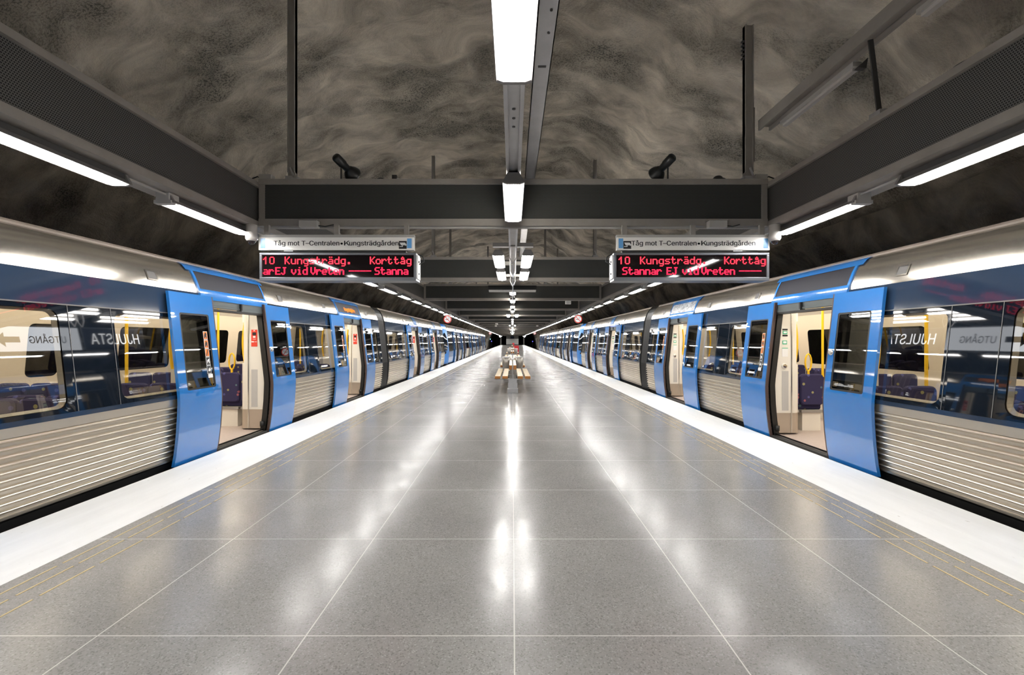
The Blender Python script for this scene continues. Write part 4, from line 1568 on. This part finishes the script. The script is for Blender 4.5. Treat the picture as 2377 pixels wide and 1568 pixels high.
def partition_meshes(s, sg):
    """draught screen beside a doorway: stands on the +y side (sg=1) or -y side (sg=-1) of the door; local y=0 at the face"""
    def outline(g):
        pts = [(4.17 , 0.0), (4.43, 0.0)]
        for q in range(1, 7):
            a = math.pi / 2 * q / 6
            pts.append((4.43 + 0.10 * math.sin(a), 0.10 - 0.10 * math.cos(a)))
        pts += [(4.53, 0.16), (4.17, 0.16)]
        c = (4.35, 0.08)
        return [((x - c[0]) * g + c[0], ((y - c[1]) * g + c[1]) * sg) for x, y in pts]
    def column(mb, O, z0, z1):
        n = len(O)
        mb.add([(x, y, z0) for x, y in O] + [(x, y, z1) for x, y in O],
               [(i, (i + 1) % n, n + (i + 1) % n, n + i) if sg > 0 else (i, n + i, n + (i + 1) % n, (i + 1) % n) for i in range(n)])
        mb.add([(x, y, z1) for x, y in O], [tuple(range(n))])
    mb = MB(s)
    O = outline(1.0)
    def fit(z, cap):
        return [(max(bx(z) + 0.06, min(x, cap)) if x > 4.3 else bx(z) + 0.06, y, z) for x, y in O]
    rings = [fit(0.36, 9), fit(0.80, 9), fit(1.12, 9), fit(1.121, 4.47), fit(1.80, 4.47), fit(1.801, 9), fit(2.16, 9)]
    n = len(O)
    vs = [p for r_ in rings for p in r_]
    fs = []
    for q in range(len(rings) - 1):
        for i in range(n):
            f_ = (q * n + i, q * n + (i + 1) % n, (q + 1) * n + (i + 1) % n, (q + 1) * n + i)
            fs.append(f_ if sg > 0 else tuple(reversed(f_)))
    mb.add(vs, fs)
    a = mb.mesh('partition', M['cream'])
    mb = MB(s)
    column(mb, [(x if x > 4.3 else 4.13, y) for x, y in outline(1.004)], 0.045, 0.36)
    k = mb.mesh('kick_plate', M['kick'])
    mb = MB(s)
    y_ = -0.004 * sg
    mb.box(4.375, 4.388, min(y_, y_ - 0.006 * sg), max(y_, y_ - 0.006 * sg), 0.05, 2.14)
    st = mb.mesh('chrome_strip', M['chrome'])
    mb = MB(s).box(4.235, 4.335, min(y_, 0.002 * sg), max(y_, 0.002 * sg), 0.40, 1.02)
    vt = mb.mesh('vent_panel', M['vent'])
    mb = MB(s)
    ya, yb2 = min(y_ * 1.2, 0.0), max(y_ * 1.2, 0.0)
    mb.use(M['red']).box(4.235, 4.335, ya, yb2, 1.40, 1.68)
    y2 = y_ * 1.6
    ya, yb2 = min(y_, y2), max(y_, y2)
    mb.use(M['black_text']).box(4.255, 4.315, ya, yb2, 1.585, 1.635)
    mb.use(M['print_white']).box(4.265, 4.305, ya, yb2, 1.545, 1.575).box(4.275, 4.295, ya, yb2, 1.655, 1.672).box(4.24, 4.28, ya, yb2, 1.475, 1.482).box(4.29, 4.33, ya, yb2, 1.470, 1.488).box(4.26, 4.31, ya, yb2, 1.52, 1.526)
    red = mb.mesh('red_notice')
    mb = MB(s)
    ya, yb2 = min(y_ * 1.2, 0.0), max(y_ * 1.2, 0.0)
    mb.use(M['black_text']).box(4.24, 4.32, ya, yb2, 1.66, 1.685).box(4.24, 4.32, ya, yb2, 1.565, 1.59)
    mb.use(M['green']).box(4.245, 4.315, ya, yb2, 1.60, 1.65).box(4.24, 4.31, ya, yb2, 1.44, 1.50).box(4.235, 4.325, ya, yb2, 1.375, 1.385)
    mb.use(M['print_white']).box(4.235, 4.325, ya, yb2, 1.245, 1.374)
    ya, yb2 = min(y_, y2), max(y_, y2)
    mb.use(M['print_white']).box(4.255, 4.305, ya, yb2, 1.615, 1.64).box(4.25, 4.30, ya, yb2, 1.455, 1.49)
    gr = mb.mesh('green_notice')
    mb = MB(s).use(M['cream']).lathe((4.27, y_, 1.10), [(0.045, 0), (0.042, 0.014), (0.03, 0.018)], 18, (0, -sg, 0))
    mb.use(M['chrome']).lathe((4.27, y_ - 0.018 * sg, 1.10), [(0.03, 0), (0.001, 0.003)], 18, (0, -sg, 0))
    bt = mb.mesh('door_button')
    return a, k, st, vt, red, gr, bt

def seat_mesh(s, face):
    """one seat; width along x 0..0.40, the back at y=0, sitting side towards face*y"""
    mb = MB()
    def rbox(x0, x1, y0, y1, z0, z1, r):
        O = rrect(x0, x1, z0, z1, r, 4)
        n = len(O)
        c = 0.018
        I = rrect(x0 + c, x1 - c, z0 + c, z1 - c, max(0.01, r - c), 4)
        vs = [(x, y0, z) for x, z in I] + [(x, y0 + c * (1 if y1 > y0 else -1), z) for x, z in O] + [(x, y1 - c * (1 if y1 > y0 else -1), z) for x, z in O] + [(x, y1, z) for x, z in I]
        fs = [tuple(range(n)), tuple(range(3 * n, 4 * n))]
        for q in range(3):
            fs += [(q * n + i, q * n + (i + 1) % n, (q + 1) * n + (i + 1) % n, (q + 1) * n + i) for i in range(n)]
        mb.add(vs, fs, False)
    mb.use(M['fabric'])
    rbox(0.008, 0.392, 0.0, face * 0.075, 0.44, 0.95, 0.07)
    rbox(0.008, 0.392, face * 0.07, face * 0.46, 0.36, 0.46, 0.03)
    mb.use(M['seatshell'])
    mb.box(0.02, 0.38, min(0, face * 0.42), max(0, face * 0.42), 0.32, 0.36)
    mb.use(M['cream'])
    mb.box(0.05, 0.35, min(face * 0.03, face * 0.36), max(face * 0.03, face * 0.36), 0.02, 0.32)
    return mb.mesh('seat')

def grab_mesh():
    mb = MB()
    mb.tube([(0, 0, 0.93), (0, 0, 1.0)], 0.018, 8)
    pts = []
    for q in range(13):
        a = math.pi * 2 * q / 12
        pts.append((0.05 * math.sin(a), 0.0, 1.14 - 0.14 * math.cos(a)))
    mb.tube(pts, 0.013, 8, False)
    return mb.mesh('grab_handle', M['yellow'])

def curved_pole_mesh(s, sg):
    pts = []
    for q in range(9):
        t = q / 8
        z = 1.10 + (1.84 - 1.10) * t
        pts.append((4.515 + 0.045 * math.sin(math.pi * (t * 0.9 + 0.05)), sg * 0.06, z))
    return MB(s).tube(pts, 0.018, 10).mesh('curved_handrail', M['yellow'])

def straight_pole_mesh():
    return MB().tube([(0, 0, 0.9), (0, 0, 1.4), (0.0, 0, 1.9), (0, 0, 2.2)], 0.018, 10).mesh('handrail', M['yellow'])

def hatch_mesh(s):
    mb = MB(s)
    zs = (2.205, 2.325)
    def q(z, off):
        P = COVE
        for (xa, za), (xb, zb) in zip(P, P[1:]):
            if z <= zb:
                return xa + (xb - xa) * (z - za) / (zb - za) - off
        return P[-1][0]
    mb.use(M['silver'])
    for (ya, yb2, za, zb) in ((-0.075, 0.075, zs[0], zs[0] + 0.014), (-0.075, 0.075, zs[1] - 0.014, zs[1]), (-0.075, -0.06, zs[0], zs[1]), (0.06, 0.075, zs[0], zs[1])):
        mb.add([(q(za, 0.008), ya, za), (q(za, 0.008), yb2, za), (q(zb, 0.008), yb2, zb), (q(zb, 0.008), ya, zb)], [(0, 3, 2, 1)])
    mb.use(M['hatchgrey'])
    mb.add([(q(zs[0], 0.004), -0.062, zs[0] + 0.01), (q(zs[0], 0.004), 0.062, zs[0] + 0.01), (q(zs[1], 0.004), 0.062, zs[1] - 0.01), (q(zs[1], 0.004), -0.062, zs[1] - 0.01)], [(0, 3, 2, 1)])
    return mb.mesh('vent_hatch')

U_IN, U_FAR = 4.17, 6.80      # inner faces
ROOFC = 5.48

def wall_segment(s, root, L, a, b, style, detail):
    me = MB(s).sweep(CORR, a, b)
    # closing ends
    if style != 'cab':
        o = me.build('lower_panel', M['steel'], root, L)
    else:
        mb = MB(s)
        patch(mb, bx, a, b, 0.05, 0.80, 0.0, 8)
        o = mb.build('lower_panel', M['blue'], root, L)
    mb = MB(s)
    patch(mb, bx, a, b, 0.80, ZB0, -0.004, 2)
    mb.build('belt_trim', M['navy'], root, L)
    mb = MB(s)
    patch(mb, bx, a, b, ZB1 + 0.008, 2.13, 0.0, 2)
    mb.build('upper_panel', M['navy'], root, L)
    mb = MB(s)
    patch(mb, bx, a, b, ZB1 - 0.004, ZB1 + 0.008, -0.005, 1)
    holes, joints = seg_windows(a, b, style)
    for y in joints:
        patch(mb, bx, y - 0.003, y + 0.003, ZB0, ZB1, -0.003, 3)
    mb.build('joint_trim', M['trimgrey'], root, L)
    band = MB(s)
    cur = a
    for (h0, h1) in holes:
        if h0 - 0.06 > cur:
            patch(band, bx, cur, h0 - 0.06, ZB0, ZB1, 0.0, 3, False)
        ring_cell(band, bx, 0.0, h0 - 0.06, h1 + 0.06, ZB0, ZB1, rrect(h0, h1, WZ0, WZ1, 0.09))
        cur = h1 + 0.06
    if cur < b:
        patch(band, bx, cur, b, ZB0, ZB1, 0.0, 3, False)
    band.build('window_band', M['darkband'], root, L)
    inner = MB(s)
    for (h0, h1) in holes:
        g = MB(s)
        patch(g, bx, h0 - 0.05, h1 + 0.05, WZ0 - 0.03, WZ1 + 0.03, 0.006, 3, False)
        wo = g.build('window', M['glass'], root, L)
        if detail:
            H1 = rrect(h0 + 0.004, h1 - 0.004, WZ0 + 0.004, WZ1 - 0.004, 0.085)
            H2 = rrect(h0 + 0.025, h1 - 0.025, WZ0 + 0.025, WZ1 - 0.025, 0.07)
            n = len(H1)
            fr = MB(s)
            vs = [(bx(z) + 0.012, y, z) for y, z in H1] + [(bx(z) + 0.042, y, z) for y, z in H2]
            fr.add(vs, [(i, (i + 1) % n, n + (i + 1) % n, n + i) for i in range(n)])
            fr.build('window_frame', M['beige'], wo, (0, 0, 0))
    # inner lining
    lin = MB(s)
    cur = a
    f = lambda z: bx(z) + 0.045
    patch(lin, f, a, b, 0.03, WZ0 - 0.03, 0.0, 3, False)
    patch(lin, f, a, b, WZ1 + 0.03, 2.15, 0.0, 2, False)
    for (h0, h1) in holes:
        if h0 - 0.03 > cur:
            patch(lin, f, cur, h0 - 0.03, WZ0 - 0.03, WZ1 + 0.03, 0.0, 1, False)
        ring_cell(lin, f, 0.0, h0 - 0.03, h1 + 0.03, WZ0 - 0.03, WZ1 + 0.03, rrect(h0 + 0.025, h1 - 0.025, WZ0 + 0.025, WZ1 - 0.025, 0.07))
        cur = h1 + 0.03
    if cur < b:
        patch(lin, f, cur, b, WZ0 - 0.03, WZ1 + 0.03, 0.0, 1, False)
    lin.build('inner_lining', M['beige'], root, L)

def far_wall(s, root, L, y0, y1, doors):
    """wall on the tunnel side with its windows"""
    cells = []
    cuts = [y0] + [v for d in doors for v in (d - HW, d + HW)] + [y1]
    mb = MB(s)
    f = lambda z: U_FAR - 0.11 * max(0, z - 0.9) / 1.2
    gl = []
    patch(mb, f, y0, y1, 0.02, 0.9, 0.0, 2, False)
    patch(mb, f, y0, y1, 1.80, 2.2, 0.0, 2, False)
    cur = y0
    for i in range(0, len(cuts) - 1):
        a, b = cuts[i], cuts[i + 1]
        if i % 2 == 0:
            n = b - a
            hs = [(a + 0.25, (a + b) / 2 - 0.3), ((a + b) / 2 + 0.3, b - 0.25)] if n > 2 else ([(a + 0.3, b - 0.3)] if n > 0.9 else [])
        else:
            hs = [(a + 0.12, a + 0.55), (b - 0.55, b - 0.12)]
        for h0, h1 in hs:
            if h0 - 0.05 > cur:
                patch(mb, f, cur, h0 - 0.05, 0.9, 1.80, 0.0, 1, False)
            ring_cell(mb, f, 0.0, h0 - 0.05, h1 + 0.05, 0.9, 1.80, rrect(h0, h1, 0.98, 1.74, 0.08))
            gl.append((h0, h1))
            cur = h1 + 0.05
    if cur < y1:
        patch(mb, f, cur, y1, 0.9, 1.80, 0.0, 1, False)
    mb.build('far_wall', M['beige'], root, L)
    for h0, h1 in gl:
        g = MB(s)
        patch(g, f, h0 - 0.04, h1 + 0.04, 0.95, 1.77, 0.01, 1, False)
        g.build('far_window', M['doorglass'], root, L)
    o = MB(s).sweep([(6.93, 0.0), (6.98, 0.8), (6.86, 2.13), (6.6, 2.49)], y0, y1).build
    mb = MB(s)
    mb.sweep([(6.92, 0.0), (6.97, 0.86)], y0, y1)
    mb.sweep([(6.87, 1.84), (6.85, 2.13), (6.6, 2.49)], y0, y1)
    mb.build('tunnel_side_skin', M['darkgrey'], root, L)

def build_car(s, root, L, y0, y1, doors, detail, cab=None, plain=False, seats=True):
    rel = lambda y: Vector((0, y, 0)) + L
    # walls between doorways
    cuts = [y0] + [v for d in doors for v in (d - HW, d + HW)] + [y1]
    for i in range(0, len(cuts), 2):
        a, b = cuts[i], cuts[i + 1]
        style = 'mid' if b - a > 2.9 else 'short'
        if cab == 'front' and i == 0:
            style = 'cab'
        if cab == 'rear' and i == len(cuts) - 2:
            style = 'cab'
        wall_segment(s, root, L, a, b, style if style != 'cab' else 'cab', detail)
    # roof
    mb = MB(s).sweep(COVE, y0, y1, True)
    mb.build('roof_cove', M['silver'], root, L)
    mb = MB(s).sweep([(4.405, 2.525), (4.402, 2.545), (4.45, 2.575), (4.47, 2.56)], y0, y1)
    mb.build('roof_gutter', M['gutter'], root, L)
    mb = MB(s).sweep([(4.46, 2.562), (4.8, 2.61), (5.2, 2.64), (5.7, 2.64), (6.2, 2.6), (6.6, 2.49)], y0, y1, True)
    mb.build('roof_top', M['vent'], root, L)
    mb = MB(s).sweep([(4.11, 0.05), (4.14, 0.02), (4.16, -0.22), (4.3, -0.45)], y0, y1)
    mb.build('underframe', M['rubber'], root, L)
    # end faces
    for y, sg in ((y0, -1), (y1, 1)):
        if (cab == 'front' and sg < 0):
            continue
        prof = [(x + 0.004, z) for x, z in BODY] + [(x + 0.004, z) for x, z in COVE[1:]] + [(4.8, 2.59), (5.45, 2.64), (6.2, 2.59), (6.6, 2.48), (6.86, 2.1), (6.97, 0.8), (6.92, 0.0)]
        mb = MB(s)
        # frame-like end with the gangway opening left free
        ring = [(x, z) for x, z in prof]
        inn = [(min(max(x, 4.75), 6.15), min(max(z, 0.02), 2.1)) for x, z in ring]
        n = len(ring)
        mb.add([(x, y, z) for x, z in ring] + [(x, y, z) for x, z in inn], [(i, (i + 1) % n, n + (i + 1) % n, n + i) for i in range(n)])
        mb.build('end_wall', M['rubber'], root, L)
    # interior shell
    MB(s).box(4.17, 6.80, y0, y1, -0.03, 0.02).build('car_floor', M['vinyl'], root, L)
    MB(s).sweep([(4.21, 2.10), (4.45, 2.24), (5.0, 2.28), (5.9, 2.28), (6.5, 2.22), (6.72, 2.05)], y0, y1).build('car_ceiling', M['inceil'], root, L)
    for xa, xb in ((4.62, 4.80), (6.12, 6.30)):
        MB(s).box(xa, xb, y0 + 0.2, y1 - 0.2, 2.225, 2.245).build('ceiling_light', M['strip'], root, L)
    far_wall(s, root, L, y0, y1, doors)
    # doors
    for k, d in enumerate(doors):
        add_leaf(s, True, root, rel(d - HW - LW + 0.0), detail)
        add_leaf(s, False, root, rel(d + HW), detail)
        link('door_frame', cached(('frame', s), lambda: frame_mesh(s)), root, rel(d))
        link('door_header', cached(('header', s), lambda: header_mesh(s)), root, rel(d))
        C, P, E = cached(('cowl', s), lambda: cowl_meshes(s))
        if plain:
            link('door_cowl', E, root, rel(d))
        else:
            o = link('door_cowl', C, root, rel(d))
            link('cowl_panel', P, o)
        if detail:
            for dy in (-1.47, 1.30):
                if y0 < d + dy < y1:
                    link('vent_hatch', cached(('hatch', s), lambda: hatch_mesh(s)), root, rel(d + dy))
        # draught screens
        for sg in (1, -1):
            A, K, ST, VT, RD, GR, BT = cached(('part', s, sg), lambda: partition_meshes(s, sg))
            o = link('partition', A, root, rel(d + sg * (HW + 0.005)))
            link('kick_plate', K, o)
            link('chrome_strip', ST, o)
            link('vent_panel', VT, o)
            if sg > 0:
                link('red_notice' if s < 0 else 'green_notice', RD if s < 0 else GR, o)
                if s > 0:
                    link('door_button', BT, o)
            link('curved_handrail', cached(('cpole', s, sg), lambda: curved_pole_mesh(s, sg)), root, rel(d + sg * (HW + 0.08)))
    # seats
    if seats:
        S1 = cached(('seat', 1), lambda: seat_mesh(s, 1))
        S2 = cached(('seat', -1), lambda: seat_mesh(s, -1))
        for i in range(0, len(cuts), 2):
            a, b = cuts[i], cuts[i + 1]
            if b < 1.5:
                continue
            rows = []
            if b - a > 2.9:
                c = (a + b) / 2
                rows = [(a + 0.27, 1), (c - 0.08, -1), (c + 0.08, 1), (b - 0.27, -1)]
            elif b - a > 1.4:
                rows = [(a + 0.27, 1)]
            for (yy, fc) in rows:
                for u in (4.30, 4.70, 5.82, 6.24):
                    x = u if s > 0 else -u - 0.40
                    link('seat', S1 if fc > 0 else S2, root, Vector((x, yy, 0)) + L)
                for u in ((4.85,) if yy == a + 0.27 else ()):
                    link('grab_handle', cached('grab', grab_mesh), root, Vector((s * u, yy + 0.03 * fc, 0)) + L)
            if b - a > 2.9:
                c = (a + b) / 2
                for (u, yy) in ((5.10, a + 0.32), (5.72, b - 0.20), (5.02, b - 0.27), (5.82, a + 0.32), (5.29, c), (5.15, c)):
                    link('handrail', cached('pole', straight_pole_mesh), root, Vector((s * u, yy, 0)) + L)

def gangway(s, root, L, y0, y1):
    P = [(4.12, -0.10), (4.09, 0.1), (4.06, 0.45), (4.05, 0.80), (4.16, 1.83), (4.20, 2.14), (4.235, 2.25), (4.28, 2.36), (4.34, 2.46), (4.44, 2.53), (4.6, 2.57), (5.4, 2.62)]
    n = 9
    vs, fs = [], []
    for i in range(n + 1):
        y = y0 + (y1 - y0) * i / n
        d = 0.02 if i % 2 else -0.002
        for x, z in P:
            vs.append((x + d, y, z))
    k = len(P)
    for i in range(n):
        for j in range(k - 1):
            fs.append((i * k + j, i * k + j + 1, (i + 1) * k + j + 1, (i + 1) * k + j))
    MB(s).add(vs, fs).build('gangway_bellows', M['rubber'], root, L)
    mb = MB(s)
    mb.sweep([(4.75, 0.02), (6.15, 0.02)], y0, y1).sweep([(4.75, 0.02), (4.75, 2.1), (6.15, 2.1), (6.15, 0.02)], y0, y1)
    mb.build('gangway_lining', M['vent'], root, L)

def led_text(s, root, L, yd, txt):
    """orange destination letters on the cowl panel of a door"""
    vs, fs = fit_text(txt, 0.72, 0.09, 0.003, 0.01)
    out = []
    (xa, za), (xb, zb) = (4.215, 2.24), (4.275, 2.40)
    for v in vs:
        t = v[2] / 0.13 * 0.8
        x, z = xa + (xb - xa) * t - 0.012 + v[1] * 0, za + (zb - za) * t
        yy = (v[0] - 0.36) if s < 0 else (0.36 - v[0])
        out.append((x - 0.02, yd + yy, z))
    MB(s).add(out, fs).build('destination_text', M['orange'], root, L)

def near_unit(s, sh, label):
    root = empty('metro_train', (s * 5.45, 12.0 + sh, -0.45), label, 'train')
    L = Vector((-s * 5.45, -12.0 - sh, 0.45)) + Vector((0, sh, 0))
    build_car(s, root, L, -0.35, 13.35, [1.92, 6.5, 11.08], True)
    gangway(s, root, L, 13.35, 14.05)
    gangway(s, root, L, -1.05, -0.35)
    build_car(s, root, L, 14.05, 25.65, [18.05, 22.63], True, plain=True)
    # display variants above the second door
    for o in list(root.children):
        if o.name.startswith('door_cowl') and abs(o.location.y - (11.08 + L.y)) < 0.01:
            if s > 0:
                for c in list(o.children):
                    me = c.data.copy()
                    me.materials[0] = M['mottled']
                    c.data = me
    if s < 0:
        led_text(s, root, L, 11.08, 'Kungstr\u00e4dg\u00e5rden')
    return root

def far_unit(s, sh, label):
    root = empty('metro_train', (s * 5.45, 46.0 + sh, -0.45), label, 'train')
    L = Vector((-s * 5.45, -46.0 - sh, 0.45)) + Vector((0, sh, 0))
    build_car(s, root, L, 27.4, 39.85, [31.25, 35.83], False, 'front', True, False)
    gangway(s, root, L, 39.85, 40.55)
    build_car(s, root, L, 40.55, 54.27, [42.83, 47.41, 51.99], False, None, True, False)
    gangway(s, root, L, 54.27, 54.97)
    build_car(s, root, L, 54.97, 66.6, [58.99, 63.57], False, 'rear', True, False)
    # rounded blue nose facing the other train
    P = BODY + COVE[1:] + [(4.8, 2.58), (5.45, 2.63)]
    ys_ = [27.4, 27.0, 26.6, 26.25, 26.0, 25.9]
    ins = [0.0, 0.015, 0.06, 0.15, 0.32, 0.60]
    vs, fs = [], []
    for y, i_ in zip(ys_, ins):
        for x, z in P:
            vs.append((min(x + i_, 5.45), y, z - (0.10 * i_ if z > 2.2 else 0)))
    k = len(P)
    for a in range(len(ys_) - 1):
        for b in range(k - 1):
            fs.append((a * k + b, a * k + b + 1, (a + 1) * k + b + 1, (a + 1) * k + b))
    MB(s).add(vs, fs, True).build('cab_nose', M['nose_blue'], root, L)
    MB(s).box(4.70, 6.3, 25.95, 26.0, 0.0, 2.5).build('cab_front', M['blue'], root, L)
    # dark swept side window of the cab
    def surf(y, z):
        i_ = 0.0
        for (ya, ia), (yb2, ib) in zip(zip(ys_, ins), list(zip(ys_, ins))[1:]):
            if yb2 <= y <= ya:
                i_ = ia + (ib - ia) * (ya - y) / (ya - yb2)
        return bx(z) + i_ - 0.012
    rows = [(0.50, 25.98, 26.02), (0.70, 25.98, 26.55), (0.95, 25.98, 26.95), (1.2, 26.0, 27.1), (1.45, 26.08, 27.1), (1.7, 26.22, 27.0), (1.9, 26.42, 26.8), (1.98, 26.55, 26.65)]
    vs, fs = [], []
    for z, ya, yb2 in rows:
        for q in range(5):
            y = ya + (yb2 - ya) * q / 4
            vs.append((surf(y, z), y, z))
    for i in range(len(rows) - 1):
        for q in range(4):
            fs.append((i * 5 + q, i * 5 + q + 1, i * 5 + 6 + q, i * 5 + 5 + q))
    MB(s).add(vs, fs, True).build('cab_side_window', M['darkband'], root, L)
    return root

near_unit(-1, 0.0, 'silver and blue metro train with open doors along the left platform edge')
near_unit(1, -0.36, 'silver and blue metro train with open doors along the right platform edge')
far_unit(-1, 0.0, 'farther metro train with blue nose coupled behind the left train')
far_unit(1, -0.42, 'farther metro train with blue nose coupled behind the right train')

# track rails under the trains
for s, sd in ((-1, 'left'), (1, 'right')):
    t = empty('railway_track', (s * 5.45, 60, -1.2), 'pair of rails under the %s trains running into the tunnel' % sd, 'track')
    for x in (-0.72, 0.72):
        MB().box(x - 0.035, x + 0.035, -69, 139, 0, 0.15).build('rail', M['darkgrey'], t)
bpy.context.view_layer.update()
